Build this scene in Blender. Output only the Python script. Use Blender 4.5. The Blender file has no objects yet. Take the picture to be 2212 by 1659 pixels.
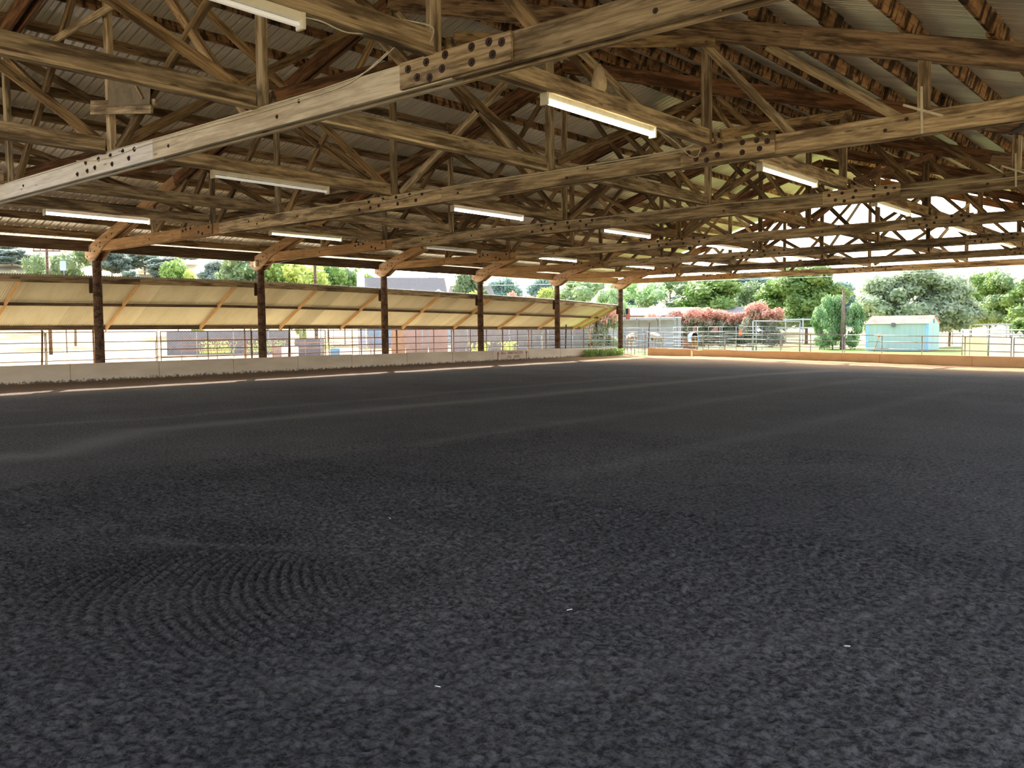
import bpy, bmesh, math, random
from mathutils import Vector, Matrix, noise
import numpy as np
R = math.radians
random.seed(7)
S = bpy.context.scene
COL = S.collection

# ------------------------------------------------------------------ camera, sky, sun, exposure
yaw, pitch, roll = 0.705206, 0.0627255, -0.00872964
fw = Vector((-math.sin(yaw)*math.cos(pitch), math.cos(yaw)*math.cos(pitch), -math.sin(pitch)))
rt = Vector((math.cos(yaw), math.sin(yaw), 0)); up = rt.cross(fw)
r2 = rt*math.cos(roll)+up*math.sin(roll); u2 = -rt*math.sin(roll)+up*math.cos(roll)
cd = bpy.data.cameras.new('camera'); cam = bpy.data.objects.new('camera', cd); COL.objects.link(cam)
M = Matrix((r2, u2, -fw)).transposed().to_4x4(); M.translation = Vector((30.475, 0, 1.7)); cam.matrix_world = M
cd.sensor_width = 36; cd.lens = 36*1880.87/2212; cd.clip_end = 3000; S.camera = cam

SUN_DIR = Vector((-1.0, .8, 1.0)).normalized()          # towards the sun
w = bpy.data.worlds.new('world'); S.world = w; w.use_nodes = True
nt = w.node_tree; nt.nodes.clear()
out = nt.nodes.new('ShaderNodeOutputWorld'); bg = nt.nodes.new('ShaderNodeBackground'); sky = nt.nodes.new('ShaderNodeTexSky')
sky.sky_type = 'NISHITA'; sky.sun_disc = False; sky.sun_elevation = math.asin(SUN_DIR.z)
sky.sun_rotation = math.atan2(SUN_DIR.x, SUN_DIR.y); sky.air_density = 1.0; sky.dust_density = 2.5; sky.ozone_density = 1.0
bg.inputs['Strength'].default_value = 0.42
hs = nt.nodes.new('ShaderNodeHueSaturation'); hs.inputs['Saturation'].default_value = .5; nt.links.new(sky.outputs[0], hs.inputs['Color']); nt.links.new(hs.outputs[0], bg.inputs['Color']); nt.links.new(bg.outputs[0], out.inputs['Surface'])
sl = bpy.data.lights.new('sun', 'SUN'); sl.energy = 7.5; sl.angle = R(.53); sl.color = (1, .93, .82)
so = bpy.data.objects.new('sun', sl); COL.objects.link(so); so.rotation_euler = SUN_DIR.to_track_quat('Z', 'Y').to_euler(); so.location = (-60, 60, 60)
S.view_settings.view_transform = 'Standard'; S.view_settings.look = 'None'; S.view_settings.gamma = 1
S.view_settings.use_curve_mapping = False; S.view_settings.exposure = 1.08
S.cycles.use_denoising = True
S.cycles.max_bounces = 10; S.cycles.diffuse_bounces = 6; S.cycles.transparent_max_bounces = 12; S.cycles.glossy_bounces = 3
S.cycles.sample_clamp_indirect = 6; S.cycles.caustics_reflective = False; S.cycles.caustics_refractive = False

# ------------------------------------------------------------------ materials
def mat(name, rough=.8):
    m = bpy.data.materials.new(name); m.use_nodes = True
    b = m.node_tree.nodes['Principled BSDF']; b.inputs['Roughness'].default_value = rough
    b.inputs['Specular IOR Level'].default_value = .25
    return m, m.node_tree, b
def N(nt, t, **k):
    n = nt.nodes.new(t)
    for a, v in k.items():
        if a in n.inputs: n.inputs[a].default_value = v
        else: setattr(n, a, v)
    return n
def ramp(nt, stops):
    r = nt.nodes.new('ShaderNodeValToRGB'); e = r.color_ramp.elements
    while len(e) < len(stops): e.new(.5)
    for x, (p, c) in zip(e, stops): x.position = p; x.color = (*c, 1)
    return r
def coords(nt, scale, rnd=True, kind='Object'):
    tc = N(nt, 'ShaderNodeTexCoord'); mp = N(nt, 'ShaderNodeMapping'); mp.inputs['Scale'].default_value = scale
    nt.links.new(tc.outputs[kind], mp.inputs['Vector'])
    if rnd:
        oi = N(nt, 'ShaderNodeObjectInfo'); mu = N(nt, 'ShaderNodeMath', operation='MULTIPLY'); mu.inputs[1].default_value = 37.0
        nt.links.new(oi.outputs['Random'], mu.inputs[0]); cb = N(nt, 'ShaderNodeCombineXYZ')
        for i in range(3): nt.links.new(mu.outputs[0], cb.inputs[i])
        nt.links.new(cb.outputs[0], mp.inputs['Location'])
    return mp
def mixc(nt, fac, a, b, mode='MIX'):
    m = N(nt, 'ShaderNodeMix', data_type='RGBA', blend_type=mode)
    for s, v in ((0, fac), (6, a), (7, b)):
        if hasattr(v, 'is_linked') or hasattr(v, 'links'): nt.links.new(v, m.inputs[s])
        elif isinstance(v, (tuple, list)): m.inputs[s].default_value = (*v, 1)
        else: m.inputs[s].default_value = v
    return m.outputs[2]
def wood(name, light, dark, stain, stain_amt=.5, vary=.35, rough=.85, streak=False):
    m, nt, b = mat(name, rough); L = nt.links
    mp = coords(nt, (.9, 16, 16)); g = N(nt, 'ShaderNodeTexNoise', Scale=1.6, Detail=6, Roughness=.65); L.new(mp.outputs[0], g.inputs['Vector'])
    gr = ramp(nt, [(.36, dark), (.60, light)]); L.new(g.outputs[0], gr.inputs[0])
    mp2 = coords(nt, (.7, 4.5, 4.5)); s = N(nt, 'ShaderNodeTexNoise', Scale=1.3, Detail=5, Roughness=.6); L.new(mp2.outputs[0], s.inputs['Vector'])
    sr = ramp(nt, [(.46, (0, 0, 0)), (.60, (stain_amt,)*3)]); L.new(s.outputs[0], sr.inputs[0])
    c = mixc(nt, sr.outputs[0], gr.outputs[0], stain)
    if streak:
        mp3 = coords(nt, (5.5, 1.2, 1.6)); s3 = N(nt, 'ShaderNodeTexNoise', Scale=1.0, Detail=4, Roughness=.55); L.new(mp3.outputs[0], s3.inputs['Vector'])
        r3 = ramp(nt, [(.47, (0, 0, 0)), (.56, (.9,)*3)]); L.new(s3.outputs[0], r3.inputs[0])
        c = mixc(nt, r3.outputs[0], c, (.022, .013, .009))
    # knots
    mpk = coords(nt, (1.1, 5, 5)); v = N(nt, 'ShaderNodeTexVoronoi', Scale=1.3); L.new(mpk.outputs[0], v.inputs['Vector'])
    kr = ramp(nt, [(.06, (.75,)*3), (.13, (0, 0, 0))]); L.new(v.outputs['Distance'], kr.inputs[0]); c = mixc(nt, kr.outputs[0], c, tuple(x*.35 for x in dark))
    oi = N(nt, 'ShaderNodeObjectInfo'); mr = N(nt, 'ShaderNodeMapRange'); mr.inputs[3].default_value = 1-vary; mr.inputs[4].default_value = 1+vary
    L.new(oi.outputs['Random'], mr.inputs[0]); hv = N(nt, 'ShaderNodeHueSaturation'); L.new(c, hv.inputs['Color']); L.new(mr.outputs[0], hv.inputs['Value'])
    L.new(hv.outputs[0], b.inputs['Base Color'])
    bp = N(nt, 'ShaderNodeBump', Strength=.35, Distance=.01); L.new(g.outputs[0], bp.inputs['Height']); L.new(bp.outputs[0], b.inputs['Normal'])
    return m
def paint(name, c1, c2, scale=3, rough=.6, metal=0, thr=(.45, .7), bump=.15, sc=(1, 1, 1), vary=0):
    m, nt, b = mat(name, rough); L = nt.links; b.inputs['Metallic'].default_value = metal
    mp = coords(nt, sc); g = N(nt, 'ShaderNodeTexNoise', Scale=scale, Detail=5, Roughness=.6); L.new(mp.outputs[0], g.inputs['Vector'])
    r = ramp(nt, [(thr[0], c1), (thr[1], c2)]); L.new(g.outputs[0], r.inputs[0]); c = r.outputs[0]
    if vary:
        oi = N(nt, 'ShaderNodeObjectInfo'); mr = N(nt, 'ShaderNodeMapRange'); mr.inputs[3].default_value = 1-vary; mr.inputs[4].default_value = 1+vary
        L.new(oi.outputs['Random'], mr.inputs[0]); hv = N(nt, 'ShaderNodeHueSaturation'); L.new(c, hv.inputs['Color']); L.new(mr.outputs[0], hv.inputs['Value']); c = hv.outputs[0]
    L.new(c, b.inputs['Base Color'])
    if bump: bp = N(nt, 'ShaderNodeBump', Strength=bump, Distance=.01); L.new(g.outputs[0], bp.inputs['Height']); L.new(bp.outputs[0], b.inputs['Normal'])
    return m
def leaf(name, c1, c2, top=None, trans=.35):
    m, nt, b = mat(name, .6); L = nt.links
    geo = N(nt, 'ShaderNodeTexCoord'); g = N(nt, 'ShaderNodeTexNoise', Scale=2.2, Detail=4, Roughness=.7); L.new(geo.outputs['Object'], g.inputs['Vector'])
    r = ramp(nt, [(.35, c1), (.65, c2)]); L.new(g.outputs[0], r.inputs[0]); col = r.outputs[0]
    if top:
        sp = N(nt, 'ShaderNodeSeparateXYZ'); L.new(geo.outputs['Generated'], sp.inputs[0])
        g2 = N(nt, 'ShaderNodeTexNoise', Scale=9, Detail=2); L.new(geo.outputs['Object'], g2.inputs['Vector'])
        ad = N(nt, 'ShaderNodeMath', operation='ADD'); L.new(sp.outputs[2], ad.inputs[0]); L.new(g2.outputs[0], ad.inputs[1])
        r2_ = ramp(nt, [(.9, (0, 0, 0)), (1.0, (1, 1, 1))]); mm = N(nt, 'ShaderNodeMath', operation='MULTIPLY'); mm.inputs[1].default_value = .80
        L.new(ad.outputs[0], mm.inputs[0]); L.new(mm.outputs[0], r2_.inputs[0]); r2_.color_ramp.elements[1].position = 1.0
        col = mixc(nt, r2_.outputs[0], col, top)
    oi = N(nt, 'ShaderNodeObjectInfo'); mr = N(nt, 'ShaderNodeMapRange'); mr.inputs[3].default_value = .8; mr.inputs[4].default_value = 1.25
    L.new(oi.outputs['Random'], mr.inputs[0]); hv = N(nt, 'ShaderNodeHueSaturation'); L.new(col, hv.inputs['Color']); L.new(mr.outputs[0], hv.inputs['Value'])
    L.new(hv.outputs[0], b.inputs['Base Color'])
    t = N(nt, 'ShaderNodeBsdfTranslucent'); L.new(hv.outputs[0], t.inputs['Color']); mx = N(nt, 'ShaderNodeMixShader'); mx.inputs[0].default_value = trans
    L.new(b.outputs[0], mx.inputs[1]); L.new(t.outputs[0], mx.inputs[2]); L.new(mx.outputs[0], nt.nodes['Material Output'].inputs['Surface'])
    return m
WG = wood('wood_grey', (.58, .47, .33), (.25, .185, .12), (.07, .045, .03), .75)
WP = wood('wood_daylit', (.90, .90, .93), (.72, .71, .73), (.5, .47, .46), .25, .04)  # daylight from the open left side put into the wood colour
WB = wood('wood_brown', (.44, .31, .18), (.16, .105, .06), (.045, .028, .016), .75)
WR = wood('wood_red', (.30, .16, .09), (.12, .06, .034), (.035, .018, .012), .75)
WT = wood('wood_two_tone', (.46, .33, .22), (.20, .13, .09), (.04, .025, .02), .8, .15)
WO = wood('wood_orange', (.50, .33, .20), (.34, .21, .12), (.16, .09, .05), .45, .15)
WP2 = wood('wood_part_daylit', (.76, .70, .60), (.52, .46, .37), (.25, .2, .15), .4, .05)  # in-between tone, the same side daylight painted in more weakly
WS = wood('wood_stained', (.56, .33, .17), (.36, .20, .10), (.10, .05, .028), .7, .25, streak=True)
WD = wood('wood_dark', (.17, .12, .085), (.07, .048, .034), (.03, .02, .015), .5, .2)
WPOST = wood('wood_pole', (.20, .12, .08), (.06, .035, .025), (.02, .013, .01), .7, .25)
WTAN = wood('wood_tan', (.62, .42, .25), (.45, .28, .15), (.3, .2, .12), .3, .12)
ROOF = paint('metal_roof', (.92, .87, .76), (.78, .73, .63), 1.3, .40, .25, bump=.05, sc=(.3, 1.5, 1), vary=.1)
AWN = paint('metal_awning', (.60, .59, .53), (.50, .47, .40), 1.0, .6, bump=.04, sc=(.5, 1.1, .5), vary=.14)
GALV = paint('galvanised_pipe', (.36, .37, .39), (.22, .23, .25), 5, .5, .3, bump=.05)
RUST = paint('rusty_pipe', (.33, .20, .15), (.18, .11, .09), 7, .7, .1)
CREAM = None
def barrier_mat():
    m, nt, b = mat('barrier_paint', .75); L = nt.links
    mp = coords(nt, (1, .35, 1), False); g = N(nt, 'ShaderNodeTexNoise', Scale=1.6, Detail=6, Roughness=.6); L.new(mp.outputs[0], g.inputs['Vector'])
    r = ramp(nt, [(.35, (.60, .49, .37)), (.65, (.74, .63, .49))]); L.new(g.outputs[0], r.inputs[0])
    mp2 = coords(nt, (1, 1.2, 6), False); g2 = N(nt, 'ShaderNodeTexNoise', Scale=2.2, Detail=6, Roughness=.75); L.new(mp2.outputs[0], g2.inputs['Vector'])
    r2_ = ramp(nt, [(.66, (0, 0, 0)), (.72, (.9,)*3)]); L.new(g2.outputs[0], r2_.inputs[0]); c = mixc(nt, r2_.outputs[0], r.outputs[0], (.20, .15, .11))
    # mud splash along the foot
    tc = N(nt, 'ShaderNodeTexCoord'); sp = N(nt, 'ShaderNodeSeparateXYZ'); L.new(tc.outputs['Object'], sp.inputs[0])
    g3 = N(nt, 'ShaderNodeTexNoise', Scale=9, Detail=5, Roughness=.7); L.new(tc.outputs['Object'], g3.inputs['Vector'])
    mm = N(nt, 'ShaderNodeMath', operation='MULTIPLY_ADD'); mm.inputs[1].default_value = -.45; L.new(g3.outputs[0], mm.inputs[0]); L.new(sp.outputs[2], mm.inputs[2])
    r3 = ramp(nt, [(0, (.9,)*3), (.06, (0, 0, 0))]); ad = N(nt, 'ShaderNodeMath', operation='ADD'); ad.inputs[1].default_value = .14; L.new(mm.outputs[0], ad.inputs[0]); L.new(ad.outputs[0], r3.inputs[0])
    c = mixc(nt, r3.outputs[0], c, (.07, .055, .045)); L.new(c, b.inputs['Base Color'])
    return m
CREAM = barrier_mat()
TANW = paint('barrier_tan', (.74, .49, .28), (.62, .39, .21), 2.5, .8, sc=(.4, 1, 1))
WHITE = paint('white_enamel', (.80, .78, .70), (.62, .52, .38), 4, .4, thr=(.5, .8))
CABLE = paint('white_cable', (.72, .68, .58), (.55, .50, .42), 8, .5)
IRON = paint('bolt_iron', (.06, .04, .045), (.12, .08, .07), 20, .6, .5)
BLACK = paint('black_plastic', (.02, .02, .022), (.04, .04, .04), 8, .4)
def emis(name, col, st):
    m, nt, b = mat(name, .3); b.inputs['Base Color'].default_value = (.9, .9, .86, 1); b.inputs['Emission Color'].default_value = (*col, 1); b.inputs['Emission Strength'].default_value = st
    return m
T_WARM = emis('tube_warm', (1, .86, .50), 12); T_COOL = emis('tube_cool', (1, .90, .86), 9); T_DIM = emis('tube_dim', (1, .92, .62), 2.2); T_OFF = emis('tube_off', (1, 1, .95), .12)

# ------------------------------------------------------------------ helpers
def link(o, parent=None):
    COL.objects.link(o)
    if parent is not None: o.parent = parent
    return o
def mesh_obj(name, me, parent=None, mw=None, m=None):
    o = bpy.data.objects.new(name, me)
    if m and not me.materials: me.materials.append(m)
    link(o, parent)
    if m and me.materials[0] is not m: o.material_slots[0].link = 'OBJECT'; o.material_slots[0].material = m
    if mw is not None: o.matrix_local = mw if parent is None else (PM(parent).inverted() @ mw)
    return o
_pm = {}
def PM(o):
    m = _pm.get(o.name)
    return m if m is not None else Matrix()
def thing(name, label, cat, loc=(0, 0, 0), group=None, kind=None):
    o = bpy.data.objects.new(name, None); COL.objects.link(o); o.location = loc; o.empty_display_size = .2
    _pm[o.name] = Matrix.Translation(loc)
    if label: o['label'] = label
    if cat: o['category'] = cat
    if group: o['group'] = group
    if kind: o['kind'] = kind
    return o
def tag(o, label=None, cat=None, group=None, kind=None):
    for k, v in (('label', label), ('category', cat), ('group', group), ('kind', kind)):
        if v: o[k] = v
    return o
def reg(o, mw): _pm[o.name] = mw; return o
_bc = {}
def box_mesh(l, t, d, bev=.006):
    k = (round(l, 2), round(t, 3), round(d, 3), bev)
    if k in _bc: return _bc[k]
    bm = bmesh.new(); bmesh.ops.create_cube(bm, size=1, matrix=Matrix.Diagonal((l, t, d, 1)))
    if bev: bmesh.ops.bevel(bm, geom=bm.edges[:], offset=min(bev, t*.3, d*.3), segments=1, affect='EDGES')
    me = bpy.data.meshes.new('member'); bm.to_mesh(me); bm.free(); _bc[k] = me
    return me
def frame(p0, p1, upv=(0, 0, 1)):
    p0, p1 = Vector(p0), Vector(p1); x = (p1-p0).normalized(); u = Vector(upv); y = u.cross(x)
    if y.length < 1e-4: y = Vector((0, 1, 0)).cross(x)
    y.normalize(); z = x.cross(y); m = Matrix((x, y, z)).transposed().to_4x4(); m.translation = (p0+p1)/2
    return m, (p1-p0).length
def beam(name, p0, p1, t, d, m, parent=None, upv=(0, 0, 1), bev=.006):
    mw, l = frame(p0, p1, upv)
    me = box_mesh(l, t, d, bev)
    o = mesh_obj(name, me, parent, None, m)
    o.matrix_local = PM(parent).inverted() @ mw if parent is not None else mw
    reg(o, mw)
    return o
def fill(bm, name, m, parent=None, smooth=False, mw=None):
    me = bpy.data.meshes.new(name); bm.to_mesh(me); bm.free()
    if smooth:
        for p in me.polygons: p.use_smooth = True
    o = mesh_obj(name, me, parent, None, m)
    inv = PM(parent).inverted() if parent is not None else Matrix()
    o.matrix_local = inv @ (mw or Matrix()); reg(o, mw or Matrix())
    return o
def add_box(bm, x0, x1, y0, y1, z0, z1):
    bmesh.ops.create_cube(bm, size=1, matrix=Matrix.Translation(((x0+x1)/2, (y0+y1)/2, (z0+z1)/2)) @ Matrix.Diagonal((x1-x0, y1-y0, z1-z0, 1)))
def add_bar(bm, p0, p1, t, d, upv=(0, 0, 1)):
    mw, l = frame(p0, p1, upv); bmesh.ops.create_cube(bm, size=1, matrix=mw @ Matrix.Diagonal((l, t, d, 1)))
def add_tube(bm, pts, r, n=6, cap=True):
    pts = [Vector(p) for p in pts]; rr = r if isinstance(r, (list, tuple)) else [r]*len(pts); rings = []
    for i, p in enumerate(pts):
        a = pts[min(i+1, len(pts)-1)]-pts[max(i-1, 0)]; a.normalize()
        u = Vector((0, 0, 1)) if abs(a.z) < .9 else Vector((1, 0, 0)); s = a.cross(u).normalized(); v = a.cross(s)
        rings.append([bm.verts.new(p+(s*math.cos(2*math.pi*j/n)+v*math.sin(2*math.pi*j/n))*rr[i]) for j in range(n)])
    for a, b in zip(rings, rings[1:]):
        for j in range(n): bm.faces.new((a[j], a[(j+1) % n], b[(j+1) % n], b[j]))
    if cap: bm.faces.new(rings[0][::-1]); bm.faces.new(rings[-1])
def tube(name, pts, r, m, parent=None, n=6, smooth=True):
    bm = bmesh.new(); c = Vector(pts[0]); add_tube(bm, [Vector(p)-c for p in pts], r, n)
    bmesh.ops.recalc_face_normals(bm, faces=bm.faces)
    return fill(bm, name, m, parent, smooth, Matrix.Translation(c))
def prism(name, pts, y0, y1, m, parent=None):     # polygon in X-Z, thick in Y
    bm = bmesh.new(); a = [bm.verts.new((x, y0, z)) for x, z in pts]; b = [bm.verts.new((x, y1, z)) for x, z in pts]
    bm.faces.new(a); bm.faces.new(b[::-1])
    for i in range(len(pts)): j = (i+1) % len(pts); bm.faces.new((a[j], a[i], b[i], b[j]))
    bmesh.ops.recalc_face_normals(bm, faces=bm.faces)
    return fill(bm, name, m, parent)

# ------------------------------------------------------------------ ground and arena floor
Y0, SP = 13.75, 6.5327
def YK(k): return Y0+k*SP
XR, WID = 15.25, 30.5
def zU(x): x = min(x, WID-x); return 4.75+.3*x
def sstep(a, b, x): t = min(1, max(0, (x-a)/(b-a))); return t*t*(3-2*t)
def base_z(x, y): return -.19*sstep(5, 25, x)*sstep(18, 44, y)
tracks = [([(17.2, 4.5), (17.5, 4.8), (17.6, 5.1), (17.0, 5.8), (15.8, 7.3), (15.9, 9.0), (16.0, 12.2), (16.4, 16.3), (16.5, 22.8), (16.5, 29.5), (17.3, 36)], .45, .8),
          ([(13.0, 4.6), (13.2, 6.2), (13.8, 8.2), (13.9, 14), (14, 26)], .25, .35), ([(26.9, 2.4), (27.3, 2.6), (27.7, 2.9), (28.0, 3.2), (28.2, 3.6), (28.6, 4.5), (29, 6)], .10, .25),
          ([(26.6, 2.6), (27.0, 2.75), (27.8, 3.4), (28.2, 3.8), (28.5, 4.8)], .06, .2), ([(23.4, 3.4), (24.3, 3.7), (24.9, 4.05)], .07, .5), ([(21, 9), (21, 16), (20.6, 30)], .3, .35), ([(24.4, 8), (24.6, 14), (24.4, 26)], .3, .3)]
xs = np.concatenate([np.arange(.38, 12, .3), np.arange(12, 21, .11), np.arange(21, 23, .045), np.arange(23, 27.5, .02), np.arange(27.5, 30.9, .03), [30.9]])
ys = np.concatenate([np.arange(-8, 1, .3), np.arange(1, 5.2, .021), np.arange(5.2, 7, .035), np.arange(7, 13, .09), np.arange(13, 46.6, .4)])
def floor_h(x, y):
    z = base_z(x, y)+.018*noise.noise((x*.5, y*.5, 0))+.012*noise.noise((x*1.9, y*1.9, 3))
    dl = abs(x-.4); z += .07*math.exp(-dl*1.5)
    yb = 46-.143*(x-2.28); z += .05*math.exp(-abs(y-yb)*1.2)
    if x > 20 and y < 12:
        a = .014*noise.noise((x*8, y*8, 5))+.024*noise.noise((x*19, y*19, 9))
        gm = math.exp(-(((x-24.8)/1.9)**4+((y-3.2)/1.3)**4)) if y < 7 else 0
        z += a*((1.0 if y < 7 else .6)-.72*gm)
    if 21 < x < 29 and y < 7 and x > 20 and 1 < y < 7:
        dx, dy = x-25.5, y-3.5; ph = .574*dx+.819*dy+.5*(-.318*dx*dx+.49*dx*dy)
        msk = gm*(.75+.5*noise.noise((x*1.3, y*1.3, 7)))
        z += .017*msk*math.sin(2*math.pi*ph/.075+.9*noise.noise((x*2, y*2, 2)))
        ph2 = .3*dx+.95*dy; z += .004*math.exp(-((x-27.5)**2+(y-5)**2)/4)*math.sin(2*math.pi*ph2/.07)
    return z
nx, ny = len(xs), len(ys); V = np.zeros((ny, nx, 3)); T = np.zeros((ny, nx))
for j, y in enumerate(ys):
    for i, x in enumerate(xs): V[j, i] = (x, y, floor_h(x, y))
for pts, wd, am in tracks:
    P = np.array(pts); X = V[:, :, 0]; Yy = V[:, :, 1]; dmin = np.full(X.shape, 1e9)
    for a, b in zip(P, P[1:]):
        ab = b-a; t = np.clip(((X-a[0])*ab[0]+(Yy-a[1])*ab[1])/(ab@ab), 0, 1); dmin = np.minimum(dmin, np.hypot(X-a[0]-t*ab[0], Yy-a[1]-t*ab[1]))
    g = np.exp(-(dmin/wd)**2)*am; T = np.maximum(T, g); V[:, :, 2] -= .012*g*(1 if wd < .2 else .4)
idx = np.arange(nx*ny).reshape(ny, nx)
F = np.stack([idx[:-1, :-1], idx[:-1, 1:], idx[1:, 1:], idx[1:, :-1]], -1).reshape(-1, 4)
me = bpy.data.meshes.new('floor'); me.from_pydata(V.reshape(-1, 3).tolist(), [], F.tolist()); at = me.attributes.new('track', 'FLOAT', 'POINT'); at.data.foreach_set('value', T.reshape(-1).astype(np.float32))
for p in me.polygons: p.use_smooth = True
def floor_mat():
    m, nt, b = mat('arena_footing', .95); L = nt.links; b.inputs['Specular IOR Level'].default_value = .12
    tc = N(nt, 'ShaderNodeTexCoord')
    n1 = N(nt, 'ShaderNodeTexNoise', Scale=.35, Detail=5, Roughness=.6); n2 = N(nt, 'ShaderNodeTexNoise', Scale=24, Detail=6, Roughness=.72); n3 = N(nt, 'ShaderNodeTexNoise', Scale=8, Detail=4, Roughness=.65)
    for n in (n1, n2, n3): L.new(tc.outputs['Object'], n.inputs['Vector'])
    r1 = ramp(nt, [(.35, (.085, .082, .082)), (.65, (.125, .117, .112))]); L.new(n1.outputs[0], r1.inputs[0])
    r2_ = ramp(nt, [(.40, (.30,)*3), (.60, (1.35,)*3)]); L.new(n2.outputs[0], r2_.inputs[0]); c = mixc(nt, 1.0, r1.outputs[0], r2_.outputs[0], 'MULTIPLY')
    sp = N(nt, 'ShaderNodeSeparateXYZ'); L.new(tc.outputs['Object'], sp.inputs[0])
    # sunlight painted into the soil: tan over the lit end strip and left edge
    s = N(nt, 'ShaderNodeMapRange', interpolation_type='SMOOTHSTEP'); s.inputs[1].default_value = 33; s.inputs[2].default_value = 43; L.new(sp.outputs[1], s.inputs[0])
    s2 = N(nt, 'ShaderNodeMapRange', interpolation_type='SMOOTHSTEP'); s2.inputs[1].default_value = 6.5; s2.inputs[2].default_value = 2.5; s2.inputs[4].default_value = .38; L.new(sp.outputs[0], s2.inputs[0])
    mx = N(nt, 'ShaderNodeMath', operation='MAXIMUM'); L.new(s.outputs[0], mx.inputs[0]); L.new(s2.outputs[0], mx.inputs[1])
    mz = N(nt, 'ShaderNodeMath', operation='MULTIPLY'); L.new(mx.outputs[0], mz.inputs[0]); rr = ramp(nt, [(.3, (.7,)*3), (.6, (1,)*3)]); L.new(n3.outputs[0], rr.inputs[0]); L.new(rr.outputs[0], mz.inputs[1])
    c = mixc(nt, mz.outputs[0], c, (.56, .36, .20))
    a = N(nt, 'ShaderNodeAttribute', attribute_name='track'); ml = N(nt, 'ShaderNodeMath', operation='MULTIPLY'); ml.inputs[1].default_value = .55; L.new(a.outputs['Fac'], ml.inputs[0])
    c = mixc(nt, ml.outputs[0], c, (.27, .25, .23)); L.new(c, b.inputs['Base Color'])
    # drag lines running up the arena
    wv = N(nt, 'ShaderNodeTexWave', wave_type='BANDS', bands_direction='X', Scale=2.4, Distortion=2.5, Detail=3); wv.inputs['Detail Scale'].default_value = .35
    mp = N(nt, 'ShaderNodeMapping'); mp.inputs['Rotation'].default_value = (0, 0, R(4)); L.new(tc.outputs['Object'], mp.inputs['Vector']); L.new(mp.outputs[0], wv.inputs['Vector'])
    ad = N(nt, 'ShaderNodeMath', operation='MULTIPLY_ADD'); ad.inputs[1].default_value = .25; L.new(wv.outputs['Fac'], ad.inputs[0]); L.new(n2.outputs[0], ad.inputs[2])
    ad2 = N(nt, 'ShaderNodeMath', operation='ADD'); L.new(ad.outputs[0], ad2.inputs[0]); L.new(n3.outputs[0], ad2.inputs[1])
    bp = N(nt, 'ShaderNodeBump', Strength=1.0, Distance=.06); L.new(ad2.outputs[0], bp.inputs['Height']); L.new(bp.outputs[0], b.inputs['Normal'])
    return m
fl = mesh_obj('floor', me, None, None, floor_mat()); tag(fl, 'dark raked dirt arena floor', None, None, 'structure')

def terrain_mat():
    m, nt, b = mat('dry_ground', .95); L = nt.links; tc = N(nt, 'ShaderNodeTexCoord')
    n1 = N(nt, 'ShaderNodeTexNoise', Scale=.06, Detail=6, Roughness=.6); n2 = N(nt, 'ShaderNodeTexNoise', Scale=2.5, Detail=5, Roughness=.7)
    for n in (n1, n2): L.new(tc.outputs['Object'], n.inputs['Vector'])
    r = ramp(nt, [(.35, (.34, .26, .13)), (.65, (.44, .34, .18))]); L.new(n1.outputs[0], r.inputs[0])
    g = ramp(nt, [(.35, (.075, .155, .016)), (.65, (.125, .21, .03))]); L.new(n2.outputs[0], g.inputs[0])
    at_ = N(nt, 'ShaderNodeAttribute', attribute_name='grass'); c = mixc(nt, at_.outputs['Fac'], r.outputs[0], g.outputs[0])
    at2 = N(nt, 'ShaderNodeAttribute', attribute_name='scrub'); n4 = N(nt, 'ShaderNodeTexNoise', Scale=.035, Detail=8, Roughness=.65); L.new(tc.outputs['Object'], n4.inputs['Vector'])
    r4 = ramp(nt, [(.52, (0, 0, 0)), (.58, (1, 1, 1))]); L.new(n4.outputs[0], r4.inputs[0]); mm = N(nt, 'ShaderNodeMath', operation='MULTIPLY'); L.new(r4.outputs[0], mm.inputs[0]); L.new(at2.outputs['Fac'], mm.inputs[1])
    c = mixc(nt, mm.outputs[0], c, (.10, .15, .12)); L.new(c, b.inputs['Base Color'])
    bp = N(nt, 'ShaderNodeBump', Strength=.4, Distance=.05); L.new(n2.outputs[0], bp.inputs['Height']); L.new(bp.outputs[0], b.inputs['Normal'])
    return m
def hill_z(az, D):      # az: degrees left of the barn's length, D: metres from the arena
    a = 30+17*sstep(46, 62, az)*1.0
    top = 27+7*sstep(8, 30, az)+9*sstep(46, 52, az)+42*sstep(51.5, 57, az)+2.5*math.sin(az*.35)
    k = sstep(110, 620, D)
    z = top*k+noise.noise((D*.008, az*.09, 1))*4*sstep(200, 400, D)
    return z*(1 if D < 700 else 1-.2*sstep(700, 1200, D))
azs = np.concatenate([np.arange(-180, -20, 8), np.arange(-20, 90, 1.0), np.arange(90, 181, 6)]); ds = [0, 20, 30, 38, 42, 45, 47, 49, 52, 56, 60, 65, 70, 75, 80, 85, 90, 100, 110, 130, 150, 175, 200, 230, 260, 300, 340, 380, 430, 480, 540, 600, 680, 780, 900, 1100]
tv, tf, tg, ts = [], [], [], []
for D in ds:
    for az in azs:
        x, y = 30-D*math.sin(R(az)), D*math.cos(R(az)); z = -.24+hill_z(az, D); tv.append((x, y, z))
        tg.append(sstep(-12, -7, x)*sstep(44, 46.5, y)*(1-sstep(80, 88, D))*(1-sstep(26, 32, x))+.25*sstep(80, 120, D)*sstep(48, 40, az)*sstep(-20, 0, az)); ts.append(sstep(150, 230, D)*(.9 if az < 40 else .35))
n = len(azs)
for j in range(len(ds)-1):
    for i in range(n-1): a = j*n+i; tf.append((a, a+1, a+1+n, a+n))
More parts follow.
